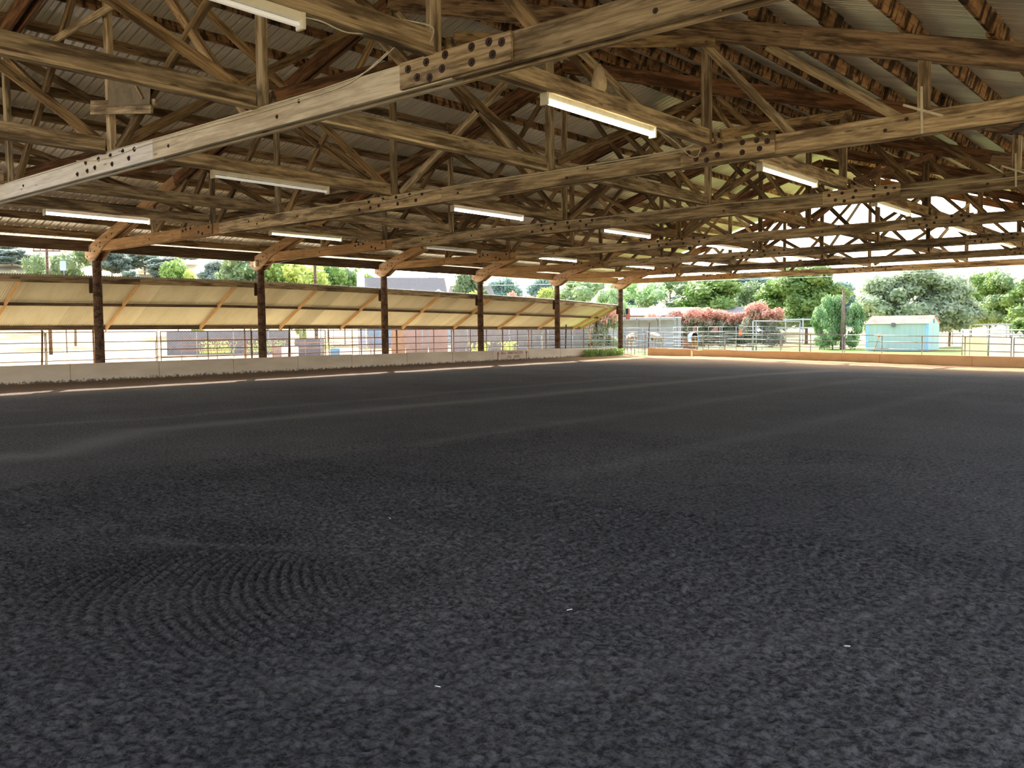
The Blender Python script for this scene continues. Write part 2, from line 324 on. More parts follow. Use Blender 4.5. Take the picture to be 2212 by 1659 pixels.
me = bpy.data.meshes.new('ground'); me.from_pydata(tv, [], tf); me.attributes.new('grass', 'FLOAT', 'POINT').data.foreach_set('value', [min(1, v) for v in tg]); me.attributes.new('scrub', 'FLOAT', 'POINT').data.foreach_set('value', ts)
bm = bmesh.new(); bm.from_mesh(me); bmesh.ops.remove_doubles(bm, verts=bm.verts, dist=.01); bmesh.ops.recalc_face_normals(bm, faces=bm.faces); bm.to_mesh(me); bm.free()
for p in me.polygons: p.use_smooth = True
gr = mesh_obj('ground', me, None, None, terrain_mat()); tag(gr, 'dry tan ground, green lawn and golden hills outside', None, None, 'structure')

# ------------------------------------------------------------------ roof: sheets and purlins
roof = thing('ceiling', 'corrugated metal barn roof on timber purlins', None, kind='structure')
TH = math.atan(.3); CS = math.cos(TH); SLEN = 15.87/CS
def rib_mesh(name, width, length, pitch, prof, rows=1):
    vs, fs = [], []; pts = []; n = round(width/pitch)
    for i in range(n):
        for u, h in prof: pts.append((i*pitch+u*pitch, h))
    pts.append((n*pitch, prof[0][1]))
    for r_ in range(rows+1):
        for y, h in pts: vs.append((length*r_/rows, y, h))
    k = len(pts)
    for r_ in range(rows):
        for i in range(k-1): a = r_*k+i; fs.append((a, a+k, a+k+1, a+1))
    me = bpy.data.meshes.new(name); me.from_pydata(vs, [], fs); return me
rs = rib_mesh('roof_sheet', 1.0, SLEN, .25, [(0, .055), (.13, .055), (.19, 0), (.46, 0), (.48, .012), (.54, .012), (.56, 0), (.94, 0)])
for i in range(53):
    y = -6.0+i*1.0
    zl = zU(0)-.18+.262
    mesh_obj('roof_sheet', rs, roof, Matrix.Translation((-.6, y, zl)) @ Matrix.Rotation(-TH, 4, 'Y'), ROOF)
    mesh_obj('roof_sheet', rs, roof, Matrix.Translation((WID+.6, y+1, zl)) @ Matrix.Rotation(math.pi, 4, 'Z') @ Matrix.Rotation(-TH, 4, 'Y'), ROOF)
bm = bmesh.new()
for s in (-1, 1): add_bar(bm, (XR+s*.16, -6, 9.325+.31-.045), (XR+s*.16, 47, 9.325+.31-.045), .36, .012, (s*.3, 0, 1))
fill(bm, 'ridge_cap', ROOF, roof)
for side in (0, 1):
    for r_ in range(13):
        s_ = (.40 if side == 0 else .575)+r_*1.158
        x = s_ if side == 0 else WID-s_
        nrm = Vector((-.3 if side == 0 else .3, 0, 1)).normalized(); c = Vector((x, 0, zU(x)))+nrm*.12
        for k in range(-3, 6):
            ya, yb = YK(k)-.28, YK(k+1)+.28
            if k == 5: yb = YK(5)+.42; ya = YK(5)-.28
            sh = Vector((.035 if (k % 2) else -.035, 0, 0))
            beam('purlin', (c.x+sh.x, ya, c.z+sh.x*(.3 if side == 0 else -.3)), (c.x+sh.x, yb, c.z+sh.x*(.3 if side == 0 else -.3)), .065, .235, WS if (side or r_ > 9) else WB, roof, tuple(nrm))
# eave header beams
for nm, xx, lb in (('trim_1', -.2, 'dark timber header beam along the left eave'), ('trim_2', WID+.5, 'dark timber header beam along the right eave')):
    t = thing(nm, lb, None, kind='structure')
    for k in range(-3, 5): beam('header_beam', (xx, YK(k)+.01, 4.68), (xx, YK(k+1)-.01, 4.68), .09, .37, WD if k < 3 else WO, t)

# ------------------------------------------------------------------ trusses
bolt_me = None
def bolt(parent, x, y, z, r=.042, s=-1):
    global bolt_me
    if bolt_me is None:
        bm = bmesh.new(); bmesh.ops.create_cone(bm, cap_ends=True, segments=10, radius1=1, radius2=.92, depth=.22)
        bmesh.ops.create_cone(bm, cap_ends=True, segments=6, radius1=.5, radius2=.45, depth=.45, matrix=Matrix.Translation((0, 0, .3)))
        bolt_me = bpy.data.meshes.new('bolt'); bm.to_mesh(bolt_me); bm.free()
    mw = Matrix.Translation((x, y, z)) @ Matrix.Rotation(R(90) if s < 0 else R(-90), 4, 'X') @ Matrix.Diagonal((r, r, r, 1))
    return mesh_obj('bolt', bolt_me, parent, mw, IRON)
half_diag = [((4.05, 4.72), (6.2, 6.25)), ((5.75, 4.75), (7.35, 6.55)), ((7.68, 4.75), (10.45, 7.45)), ((11.05, 4.75), (15.0, 8.85)), ((15.0, 4.85), (10.85, 7.3))]
verts_x = [4.05, 7.5, 10.7, 15.25, 19.8, 23.2, 26.7]
tl = {-2: 'timber roof truss directly over the viewer, above the top of the view', -1: 'nearest timber roof truss, pale grey bottom chord crossing high at upper left',
      0: 'second timber truss from the front, landing on the leftmost post', 1: 'third timber truss, landing on the second post from the left', 2: 'fourth timber truss, landing on the third post from the left',
      3: 'fifth timber truss, landing on the fourth post from the left', 4: 'sixth timber truss, landing on the second post before the arena corner', 5: 'last timber truss, on the corner post at the open far end'}
bolts_R = [(22.95, 4.70), (23.1, 4.58), (23.3, 4.54), (23.25, 4.72), (23.5, 4.60), (23.55, 4.74), (23.95, 4.74), (23.95, 4.58), (24.2, 4.74), (24.25, 4.6), (24.38, 4.7)]
bolts_M = [(14.15, 4.57), (14.5, 4.73), (14.55, 4.58), (14.85, 4.60), (15.0, 4.73), (15.45, 4.73), (15.5, 4.58), (15.9, 4.74), (16.1, 4.6), (16.3, 4.72)]
for k in range(-2, 6):
    y = YK(k); t = thing('roof_truss', tl[k], 'truss', (0, y, 0))
    for s in (-1, 1):
        yy = y+s*.09
        mts = {-1: [WP, WP, WP2, WG]}.get(k, [WO, WG, WG, WG] if k >= 0 else [WG]*4)  # nearest chord paler toward the left, side daylight painted into its wood
        for (xa, xb), m_ in zip([(.35, 8.0), (8.0, 16.9), (16.9, 23.6), (23.6, WID-.35)], mts):
            if s < 0 or True: dc = .32 if k < 2 else .29; beam('bottom_chord', (xa, yy, 4.48+dc/2), (xb, yy, 4.48+dc/2), .07, dc, m_, t)
        for sd in (0, 1):
            f = (lambda x: x) if sd == 0 else (lambda x: WID-x)
            for xa, xb, m_ in ((-.45, 5.6, (WO if k >= 0 else WB) if sd == 0 else WT), (5.6, 15.22, WR if sd == 0 or k > 0 else WT)):
                beam('top_chord', (f(xa), yy, zU(xa)-.18), (f(xb), yy, zU(xb)-.18), .07, .34, m_, t)
    for sd in (0,):
        f = (lambda x: x) if sd == 0 else (lambda x: WID-x)
        for s in (-1, 1):
            yy = y+s*.155; m_ = WO if k >= 0 else WB
            prism('heel_plate', [(f(-.46), 4.32), (f(-.42), 4.62), (f(2.5), 5.45), (f(2.75), 5.2), (f(1.0), 4.64), (f(.22), 4.18), (f(-.1), 4.14)], yy-.025, yy+.025, m_, t)
        for bx, bz in ((-.25, 4.32), (.0, 4.5), (.3, 4.47), (.75, 4.74), (.72, 4.60), (1.2, 4.88), (1.6, 4.97), (.45, 4.66)):
            bolt(t, f(bx), y-.185, bz, .03)
    for x in verts_x:
        beam('web_post', (x, y, 4.5), (x, y, zU(x)-.2), .16, .10, WG if k in (0, 1, -1) else WB, t, (0, 1, 0))
    for (xa, za), (xb, zb) in half_diag:
        beam('web_diagonal', (xa, y-.005, za), (xb, y-.005, zb), .095, .14, WB, t)
        beam('web_diagonal', (WID-xa, y-.005, za), (WID-xb, y-.005, zb), .095, .14, WB if k else WG, t)
    # splice plates on the near face
    for xa, xb in ((22.8, 24.5), (6.0, 7.7)):
        beam('splice_plate', (xa, y-.15, 4.645), (xb, y-.15, 4.645), .05, .305, WG if xa > 9 else (WP if k == -1 else WO), t)
    for bx, bz in bolts_R: bolt(t, bx, y-.178, bz, .05 if k < 1 else .04)
    for bx, bz in bolts_R[::2]: bolt(t, WID-bx, y-.178, bz, .045)
    for bx, bz in bolts_M: bolt(t, bx, y-.128, bz, .045)
    for bx, bz in ((9.5, 4.7), (9.9, 4.6), (10.2, 4.72), (17.4, 4.62), (20.3, 4.6), (20.8, 4.72), (26.2, 4.6), (26.5, 4.72), (4.0, 4.62), (11.7, 4.64)): bolt(t, bx, y-.128, bz, .03)
    if k in (0, 1):
        for a, b in (((26.45, 4.93), (27.0, 4.68)), ((26.7, 5.15), (26.72, 4.48))):
            beam('strap_tie', (a[0], y-.135, a[1]), (b[0], y-.135, b[1]), .006, .036, CABLE, t)
    if k == -1: beam('collar_tie', (13.4, y-.14, 7.10), (15.9, y-.14, 7.16), .05, .13, WG, t)

# ------------------------------------------------------------------ rows of longitudinal beams and cross braces
rows = [(7.5, 'left light row'), (10.7, 'row between the left lights and the ridge'), (15.25, 'middle row under the ridge'), (19.8, 'row between the ridge and the right lights'), (23.3, 'right light row')]
for x, lb in rows:
    t = thing('brace_row', 'tie beams and crossed braces, '+lb, 'bracing')
    for k in range(-2, 5):
        ya, yb = YK(k)+.13, YK(k+1)-.13
        beam('tie_beam', (x+.0, ya, 4.945), (x, yb, 4.945), .065, .235, WG if k < 1 else WB, t)
        beam('tie_flange', (x, ya, 4.805), (x, yb, 4.805), .16, .045, WG if k < 1 else WB, t)
        ztop = zU(x)-.42
        if not (x > 23 and k == -2) and not (k >= 2 and x in (7.5, 10.7, 23.3)): beam('sway_brace', (x+.11, ya, 5.0), (x+.11, yb, ztop), .045, .17, WB if (k+int(x)) % 3 else WR, t)
        if x < 23 and not (k >= 2 and x != 10.7): beam('sway_brace', (x-.11, ya, ztop), (x-.11, yb, 5.0), .045, .17, WB, t)

# ------------------------------------------------------------------ posts
ORD = 'first second third fourth fifth sixth seventh eighth ninth tenth eleventh twelfth thirteenth fourteenth fifteenth sixteenth seventeenth eighteenth nineteenth twentieth twenty-first twenty-second twenty-third twenty-fourth twenty-fifth twenty-sixth'.split()
pl = {-2: 'timber post two bays left of the leftmost visible post', -1: 'timber post one bay left of the leftmost visible post', 0: 'leftmost round timber post, almost black, behind the cream barrier', 1: 'second round timber post from the left, with a white junction box on top', 2: 'third round timber post from the left, in front of the grey-blue house',
      3: 'fourth round timber post from the left, beside the writing on the barrier', 4: 'second to last round timber post on the left side, reddish brown bark', 5: 'corner round timber post standing free at the end of the cream barrier'}
def post(x, k, label, grp=None):
    y = YK(k); t = thing('timber_post', label, 'post', (x, y, 0), grp)
    rnd = random.Random(k*7+int(x)); bm = bmesh.new(); n = 14; rings = []
    lean = rnd.uniform(-.04, .05)
    for j in range(12):
        z = -.25+j*(4.75/11); rr = .166-.02*j/11
        rings.append([bm.verts.new((math.cos(2*math.pi*i/n)*rr*(1+.06*noise.noise((i*.8, z*.7, k*3))) + lean*z*.2, math.sin(2*math.pi*i/n)*rr*(1+.06*noise.noise((i*.8+9, z*.7, k*3))), z)) for i in range(n)])
    for a, b in zip(rings, rings[1:]):
        for i in range(n): bm.faces.new((a[i], a[(i+1) % n], b[(i+1) % n], b[i]))
    bm.faces.new(rings[-1]); o = fill(bm, 'pole', WPOST, t, True, Matrix.Translation((x, y, 0)) )
    return t
for k in range(-2, 6): post(0, k, pl[k])
for k in range(-2, 6): post(WID+.5, k, 'round timber post on the right side of the barn, '+ORD[k+2]+' from the front')

# ------------------------------------------------------------------ left barrier
wl = thing('wall_left', 'low cream painted timber barrier along the left side', None, kind='structure')
js = [1.5, 4.5, 7.5, 10.39, 12.59, 15.7, 18.72, 21.71, 24.55, 27.82, 30.85, 33.85, 36.8, 39.65, 45.5]
def topz(y): return .665-.1*sstep(18, 46, y)
for a, b in zip(js, js[1:]):
    rnd = random.Random(int(a*10)); bm = bmesh.new(); g = .012; dz = rnd.uniform(-.012, .012); dx = rnd.uniform(-.01, .01)
    add_box(bm, .25, .37, a+g, b-g, -.2, .6)
    for v in bm.verts:
        v.co.x += dx
        if v.co.z > 0: v.co.z = topz(v.co.y)+dz
    bmesh.ops.bevel(bm, geom=bm.edges[:], offset=.008, segments=1, affect='EDGES')
    fill(bm, 'wall_panel', CREAM, wl)
INK = paint('faded_red_paint', (.30, .06, .06), (.50, .24, .20), 9, .8, bump=0)
def text(s, y0, z0, h, parent, m):
    cu = bpy.data.curves.new('lettering', 'FONT'); cu.body = s; cu.size = h*1.4; cu.extrude = .002; cu.space_character = 1.25
    o = bpy.data.objects.new('lettering', cu); link(o, parent); cu.materials.append(m)
    mw = Matrix(((0, 0, 1, .388), (1, 0, 0, y0), (0, 1, 0, z0), (0, 0, 0, 1))); o.matrix_local = mw; return o
text('ALL  OBSTACLES', 34.5, .39, .14, wl, INK); text('GO  HERE', 35.0, .18, .14, wl, INK)
for y in (34.25, 36.6):
    bm = bmesh.new(); add_box(bm, .378, .386, y-.018, y+.018, .08, .44)
    vs = [bm.verts.new((.387, y+a, z)) for a, z in ((-.1, .4), (0, .54), (.1, .4), (.0, .44))]; bm.faces.new(vs)
    fill(bm, 'painted_arrow', INK, wl)

# ------------------------------------------------------------------ far barrier
wb = thing('wall_back', 'low tan barrier across the far end', None, kind='structure')
fb = [(2.28, 46.0, -.01, .48), (5.42, 45.6, -.06, .43), (5.52, 45.58, -.06, .425), (11.62, 44.7, -.05, .40), (16.63, 43.9, -.11, .355), (20.85, 43.3, -.16, .32), (24.5, 42.8, -.2, .30), (30.9, 41.9, -.2, .30)]
for i, (a, b) in enumerate(zip(fb, fb[1:])):
    if i == 1: continue
    bm = bmesh.new(); N_ = 14; g = .012
    d = Vector((b[0]-a[0], b[1]-a[1])); L_ = d.length; d /= L_; nn = Vector((-d.y, d.x))
    top = []
    for j in range(N_+1):
        u = g+(L_-2*g)*j/N_; z = a[3]+(b[3]-a[3])*j/N_
        if i == 2 and j == 1: z -= .05
        top.append((u, z))
    for off in (0, .12):
        pass
    fr = [bm.verts.new((a[0]+d.x*u, a[1]+d.y*u, z)) for u, z in top]; bk = [bm.verts.new((a[0]+d.x*u+nn.x*.12, a[1]+d.y*u+nn.y*.12, z)) for u, z in top]
    fr0 = [bm.verts.new((v.co.x, v.co.y, -.4)) for v in fr]; bk0 = [bm.verts.new((v.co.x, v.co.y, -.4)) for v in bk]
    for j in range(N_):
        bm.faces.new((fr[j], fr[j+1], bk[j+1], bk[j])); bm.faces.new((fr0[j], fr0[j+1], fr[j+1], fr[j])); bm.faces.new((bk[j], bk[j+1], bk0[j+1], bk0[j]))
    bm.faces.new((fr0[0], fr[0], bk[0], bk0[0])); bm.faces.new((fr0[-1], bk0[-1], bk[-1], fr[-1]))
    bmesh.ops.recalc_face_normals(bm, faces=bm.faces); fill(bm, 'wall_panel', TANW, wb)

# ------------------------------------------------------------------ fluorescent fixtures
def cyl(bm, p0, p1, r, n=8): add_tube(bm, [p0, p1], r, n)
fx = {}
def fixture(x, yc, label, tm):
    t = thing('fluorescent_light', label, 'lamp', (x, yc, 4.8), 'fluorescent strip lights under the trusses'); mw0 = Matrix.Translation((x, yc, 4.8))
    if not fx:
        bm = bmesh.new(); add_box(bm, -.055, .055, -1.34, 1.34, -.085, 0); bmesh.ops.bevel(bm, geom=bm.edges[:], offset=.008, segments=1, affect='EDGES')
        for v in bm.verts:
            if v.co.z < -.05: v.co.x *= .55
        fx['housing'] = bpy.data.meshes.new('housing'); bm.to_mesh(fx['housing']); bm.free()
        bm = bmesh.new(); add_box(bm, -.065, .065, -.02, .02, -.175, .005); bmesh.ops.bevel(bm, geom=bm.edges[:], offset=.008, segments=1, affect='EDGES')
        fx['end_cap'] = bpy.data.meshes.new('end_cap'); bm.to_mesh(fx['end_cap']); bm.free()
        bm = bmesh.new(); cyl(bm, (0, -1.32, -.128), (0, 1.32, -.128), .027, 10); fx['tube'] = bpy.data.meshes.new('tube'); bm.to_mesh(fx['tube']); bm.free()
    mesh_obj('housing', fx['housing'], t, mw0, WHITE); mesh_obj('fluorescent_tube', fx['tube'], t, mw0, tm)
    for s in (-1, 1): mesh_obj('end_cap', fx['end_cap'], t, mw0 @ Matrix.Translation((0, 1.35*s, 0)), WHITE)
rn = {7.5: 'left row', 15.25: 'middle row', 23.3: 'right row'}
od = ['nearest', 'second', 'third', 'fourth', 'fifth', 'sixth', 'farthest']
for x in rn:
    for k in range(-2, 5):
        tm = T_WARM
        if x == 7.5: tm = {-1: T_COOL, 0: T_DIM, 1: T_OFF}.get(k, T_COOL)
        if x == 15.25: tm = {-1: T_OFF, -2: T_OFF}.get(k, T_COOL)
        if x == 23.3: tm = {-2: T_OFF, -1: T_WARM}.get(k, T_DIM)
        st = 'unlit' if tm is T_OFF else ('dim' if tm is T_DIM else 'glowing')
        fixture(x, (YK(k)+YK(k+1))/2, f'{st} white fluorescent strip light, {od[k+2]} in the {rn[x]}', tm)

# ------------------------------------------------------------------ lean-to awning left of the arena
aw = thing('lean_to_roof', 'long corrugated lean-to roof seen from below behind the posts', 'roof', (-1.7, 25, 0))
ZT = [(3, 3.5), (10.8, 3.54), (17, 3.61), (20.5, 3.64), (27, 3.54), (33.7, 3.43), (40, 3.31), (46.4, 3.09)]
def zt(y):
    for (a, za), (b, zb) in zip(ZT, ZT[1:]):
        if y <= b: return za+(zb-za)*(y-a)/(b-a)
    return ZT[-1][1]
def zb_(y): return 1.93-.16*sstep(20, 46, y)
XT, XB = -.35, -3.2
def awn(u, y, off=0): return (XT+(XB-XT)*u, y, zt(y)+(zb_(y)-zt(y))*u+off)
for i in range(46):
    ya = 3.3+i*.943; bm = bmesh.new(); n = 12; rws = []
    for r_ in range(4):
        u = r_/3; u = -.03+1.08*u; row = []
        for j in range(n*4+1):
            y = ya+.943*j/(n*4)+(.012 if j == n*4 else 0); row.append(bm.verts.new(Vector(awn(u, y, .021*math.cos(j*math.pi/2)+.06))))
        rws.append(row)
    for a, b in zip(rws, rws[1:]):
        for j in range(n*4): bm.faces.new((a[j], a[j+1], b[j+1], b[j]))
    fill(bm, 'corrugated_sheet', AWN, aw, True)
for y in (3.6, 7.5, 11.41, 15.45, 19.38, 23.31, 26.78, 30.75, 34.55, 38.26, 41.99, 45.66, 46.5):
    beam('rafter', awn(-.0, y, -.09), awn(1.02, y, -.09), .045, .15, WTAN if y > 9 else WD, aw)
brk = [3.4, 7.2, 11.41, 15.45, 19.38, 23.31, 26.78, 30.75, 34.55, 38.26, 41.99, 46.5]
for u, d_, m_ in ((0.0, .2, WG), (.5, .11, WD), (1.0, .16, WD)):
    for a, b in zip(brk, brk[1:]):
        pa, pb = awn(u, a, -.03 if u else -.06), awn(u, b, -.03 if u else -.06); beam('purlin', pa, pb, .06, d_, m_, aw)
for k in range(0, 6):
    y = YK(k); beam('bracket', (-.17, y-.12, zt(y)-.5), (-.17, y-.12, zt(y)+.02), .05, .16, WD, aw, (0, 1, 0))
    tube('support_post', [(XB+.05, y+1.2, -.24), (XB+.05, y+1.2, zb_(y)-.02)], .035, RUST, aw)

# ------------------------------------------------------------------ pipe fences
def pipe_panel(label, p0, p1, zs0, zs1, stiles, m, grp=None, r=.02, name='pipe_fence_panel', base=0, dark=None):
    p0, p1 = Vector(p0), Vector(p1); t = thing(name, label, 'fence panel', (p0.x, p0.y, base), grp)
    for a, b in zip(zs0, zs1): tube('rail', [(p0.x, p0.y, a), (p1.x, p1.y, b)], r, m, t)
    for s in stiles:
        q = p0.lerp(p1, s); za = zs0[0]+(zs1[0]-zs0[0])*s; zb = base
        tube('stile', [(q.x, q.y, zb), (q.x, q.y, za)], r*1.05, dark or m, t)
    return t
zz = [1.73, 1.38, 1.07, .77]
fpanels = [(3.0, 8.5, 'left of the view'), (8.6, 12.04, 'at the left edge of the view'), (12.08, 15.93, 'carrying on past the leftmost post'), (16.08, 19.88, 'between the leftmost and second posts'), (19.92, 23.56, 'just right of the second post'),
           (23.75, 27.67, 'left of the third post'), (27.72, 31.37, 'right of the third post, before the chain link'), (31.53, 35.26, 'before the chain link, left of the fourth post'), (35.3, 39.0, 'before the chain link, right of the fourth post'), (39.1, 42.68, 'behind the second to last post'), (42.72, 45.9, 'ending at the corner post')]
for a, b, lb in fpanels:
    pipe_panel('thin rusty pipe panel behind the barrier, '+lb, (-.19, a, 0), (-.19, b, 0), zz, zz, [0, .33, .66, 1] if a > 20 else [0, .5, 1], RUST, r=.016 if a < 16 else .018)
for y, h, lb in ((12.0, 1.8, 'leaning rusty steel fence stake near the left edge'), (21.78, 1.95, 'dark steel fence stake right of the second post'), (41.05, 1.95, 'dark steel fence stake right of the second to last post')):
    o = tube('steel_stake', [(-.26, y-.1, -.2), (-.26, y, h)], .035, RUST if y < 20 else IRON, None, 6); tag(o, lb, 'stake')
lr = thing('low_pipe_rail', 'thick low grey pipe rail on short legs outside the barrier', 'rail', (-1.4, 5, 0))
tube('rail', [(-1.4, 4, .60), (-1.4, 17.2, .55)], .055, GALV, lr); tube('rail', [(-1.4, 17.6, .55), (-1.4, 24, .52)], .05, GALV, lr)
for y in (6, 9, 12.3, 19.4, 22.3): tube('support', [(-1.4, y, -.24), (-1.4, y, .55)], .045, GALV, lr)

dfar = Vector((23-2.0, 43.3-46.3, 0)); 
def fl_(s): return Vector((2.0, 46.35, 0))+dfar*s
for s0, s1, lb in ((-.01, .265, 'left of the far fence'), (.268, .60, 'in front of the green shrub'), (.605, .97, 'in front of the pale shed'), (.975, 1.3, 'at the right edge of the view')):
    za = [1.47, 1.14, .80, .5]; f = lambda s: [z-.30*max(0, s)-(0 if i else .02) for i, z in enumerate(za)]
    pipe_panel('silver pipe rails behind the tan barrier, '+lb, fl_(s0), fl_(s1), f(s0), f(s1), [0, .25, .5, .75, 1], GALV, r=.024, base=-.2)
o = tube('steel_stake', [(2.0, 46.45, -.2), (2.08, 46.45, 2.05)], .03, IRON); tag(o, 'tall thin stake at the left end of the tan end barrier', 'stake')
g = thing('pipe_gate', 'pale wire and pipe gate between the corner post and the tan barrier', 'gate', (.3, 46.4, 0))
for z in (.05, .22, .40, .6, .8, 1.0, 1.22, 1.46): tube('rail', [(.22, 46.5, z), (1.9, 46.35, z)], .014, GALV, g, 5)
for i in range(7): x = .22+i*.28; tube('stile', [(x, 46.5-.09*i*.28, .03), (x, 46.5-.09*i*.28, 1.47)], .012 if 0 < i < 6 else .02, GALV, g, 5)

# ------------------------------------------------------------------ chain link and boards outside on the left
def chain_link(label, p0, p1, z0, z1, pitch=.13):
    p0, p1 = Vector((*p0, 0)), Vector((*p1, 0)); t = thing('chain_link_fence', label, 'fence', (p0.x, p0.y, z0)); L_ = (p1-p0).length; d = (p1-p0)/L_; H = z1-z0; bm = bmesh.new(); w_ = .007
    def P(u, z): return p0+d*u+Vector((0, 0, z))
    i = -H
    while i < L_:
        for s in (1, -1):
            ua, ub = i, i+H; za, zb = (z0, z1) if s > 0 else (z1, z0)
            if ua < 0: f = -ua/H; ua = 0; za = za+(zb-za)*f
            if ub > L_: f = (L_-ua)/(ub-ua); zb = za+(zb-za)*f; ub = L_
            if ub-ua > .05:
                a, b = P(ua, za), P(ub, zb); bm.faces.new([bm.verts.new(v) for v in (a+Vector((0, 0, -w_)), b+Vector((0, 0, -w_)), b+Vector((0, 0, w_)), a+Vector((0, 0, w_)))])
        i += pitch
    o = fill(bm, 'wire_mesh', GALV, t); o['kind'] = 'stuff'
    n_ = max(1, round(L_/3))
    for j in range(n_+1): q = P(L_*j/n_, z0); tube('support', [q, q+Vector((0, 0, H+.05))], .03, GALV, t)
    for z in (z1, z0+.05): tube('rail', [P(0, z), P(L_, z)], .02, GALV, t)
chain_link('chain link fence behind the lean-to, right of the third post', (-7.0, 28.5), (-3.9, 44.0), -.24, 2.0)
chain_link('chain link fence in front of the long dark wall, left of the second post', (-30, 31.5), (-27, 45), -.24, 2.1, .2)
PLY = paint('plywood_pink', (.44, .29, .26), (.38, .24, .21), 1.2, .8); PLY2 = paint('plywood_orange', (.48, .27, .16), (.38, .21, .13), 2, .8)
for lb, a, b, m_ in (('orange plywood board right behind the third post', (-8.3, 34.6), (-8.0, 35.4), PLY2), ('pinkish plywood board, left of the pair', (-8.0, 35.45), (-7.3, 36.6), PLY), ('pinkish plywood board, right of the pair', (-7.27, 36.65), (-6.6, 37.6), PLY)):
    o = beam('plywood_board', (*a, .75), (*b, .75), .04, 2.0, m_); tag(o, lb, 'board')
GREYW = paint('grey_block', (.17, .16, .18), (.12, .115, .13), 1.5, .85)
o = beam('long_wall', (-40, 37.5, .75), (-36, 47, .75), .25, 2.0, GREYW); tag(o, 'long dark grey block wall in the distance behind the pipe fence', 'wall', None, 'thing')
WBK = paint('windbreak_grey', (.26, .23, .24), (.19, .17, .18), 1.5, .85)
wbt = thing('windbreak_wall', 'grey board windbreak behind the chain link, between the fourth and last posts', 'wall', (-9, 47, -.24), None, 'thing')
for i in range(9):
    a = Vector((-12.9, 44.3, .78)).lerp(Vector((-5.4, 50.5, .78)), i/9); b = Vector((-12.9, 44.3, .78)).lerp(Vector((-5.4, 50.5, .78)), (i+.985)/9); beam('board_panel', a, b, .05, 2.04, WBK, wbt)
def crate(lb, x, y, wd, h, m_, name='water_trough', cat='trough', z=-.24, dp=None):
    bm = bmesh.new(); dp = dp or wd*.7; add_box(bm, -wd/2, wd/2, -dp/2, dp/2, 0, h); bmesh.ops.bevel(bm, geom=[e for e in bm.edges], offset=.03, segments=2, affect='EDGES')
    tf_ = [f for f in bm.faces if f.normal.z > .9 and f.calc_area() > wd*dp*.5]
    if tf_:
        bmesh.ops.inset_region(bm, faces=tf_, thickness=.05); bmesh.ops.translate(bm, vec=(0, 0, -h*.3), verts=list({v for f in tf_ for v in f.verts}))
    o = fill(bm, name, m_, None, False, Matrix.Translation((x, y, z)) @ Matrix.Rotation(R(40), 4, 'Z')); tag(o, lb, cat)
BRN = paint('brown_box', (.30, .22, .20), (.2, .15, .14), 3, .8); LPK = paint('pale_box', (.66, .58, .58), (.5, .44, .44), 3, .8)
crate('brown water trough right of the second post', -18.9, 34.1, .75, 1.0, BRN); crate('pale water trough in front of the grey feed bin', -16.8, 33.5, .95, .95, LPK); crate('big grey feed bin left of the third post', -25.8, 41.7, 2.0, 1.3, GREYW, 'feed_bin', 'bin')
crate('small blue bucket on the tan ground left of the third post', -18.3, 38.3, .6, .7, paint('blue_plastic', (.10, .28, .5), (.08, .2, .4), 4), 'bucket', 'bucket')
for i, (xa, ya, xb, yb) in enumerate(((-12, 22, -10, 38), (-24, 30, -20, 52), (-10, 44, -2.5, 52))):
    pipe_panel(['rusty pipe paddock fence out on the tan ground', 'distant rusty pipe paddock fence beyond the troughs', 'silver pipe paddock fence beyond the chain link'][i], (xa, ya, 0), (xb, yb, 0), [1.25, .85, .45], [1.25, .85, .45], [0, .2, .4, .6, .8, 1], RUST if i < 2 else GALV, r=.028, base=-.24, name='paddock_fence')

# ------------------------------------------------------------------ round-pen panels, gates at the far end
def corral(label, p0, p1, H, rails, m, r=.022, grp=None):
    p0, p1 = Vector((*p0, 0)), Vector((*p1, 0)); t = thing('corral_panel', label, 'fence panel', (p0.x, p0.y, -.22), grp)
    zs = [-.0+H*(i+.25)/(rails-.75) for i in range(rails)]
    for z in zs: tube('rail', [(p0.x, p0.y, z-.2), (p1.x, p1.y, z-.2)], r, m, t)
    for s in (0, .5, 1): q = p0.lerp(p1, s); tube('stile', [(q.x, q.y, -.22), (q.x, q.y, zs[-1]-.2)], r, m, t)
cps = [((-14.5, 58.5), (-12.0, 60.2), 'far left, behind the awning end'), ((-12.0, 60.2), (-9.8, 62.1), 'behind the corner post'), ((-9.8, 62.1), (-7.2, 63.4), 'left of the arched gate'), ((-6.2, 63.8), (-3.6, 61.5), 'right of the arched gate'), ((-3.6, 61.5), (-1.0, 60.0), 'in front of the horse in a blue blanket'),
       ((-1.0, 60.0), (1.6, 59.3), 'ending at the orange marker'), ((-6.8, 69), (-3.2, 70.5), 'at the back of the pen, in front of the red shrubs'), ((-3.2, 70.5), (.5, 70), 'at the back right of the pen'), ((-16.5, 62), (-13.5, 64.5), 'beside the left arched gate')]
for a, b, lb in cps: corral('silver corral panel, '+lb, a, b, 1.95, 6, GALV)
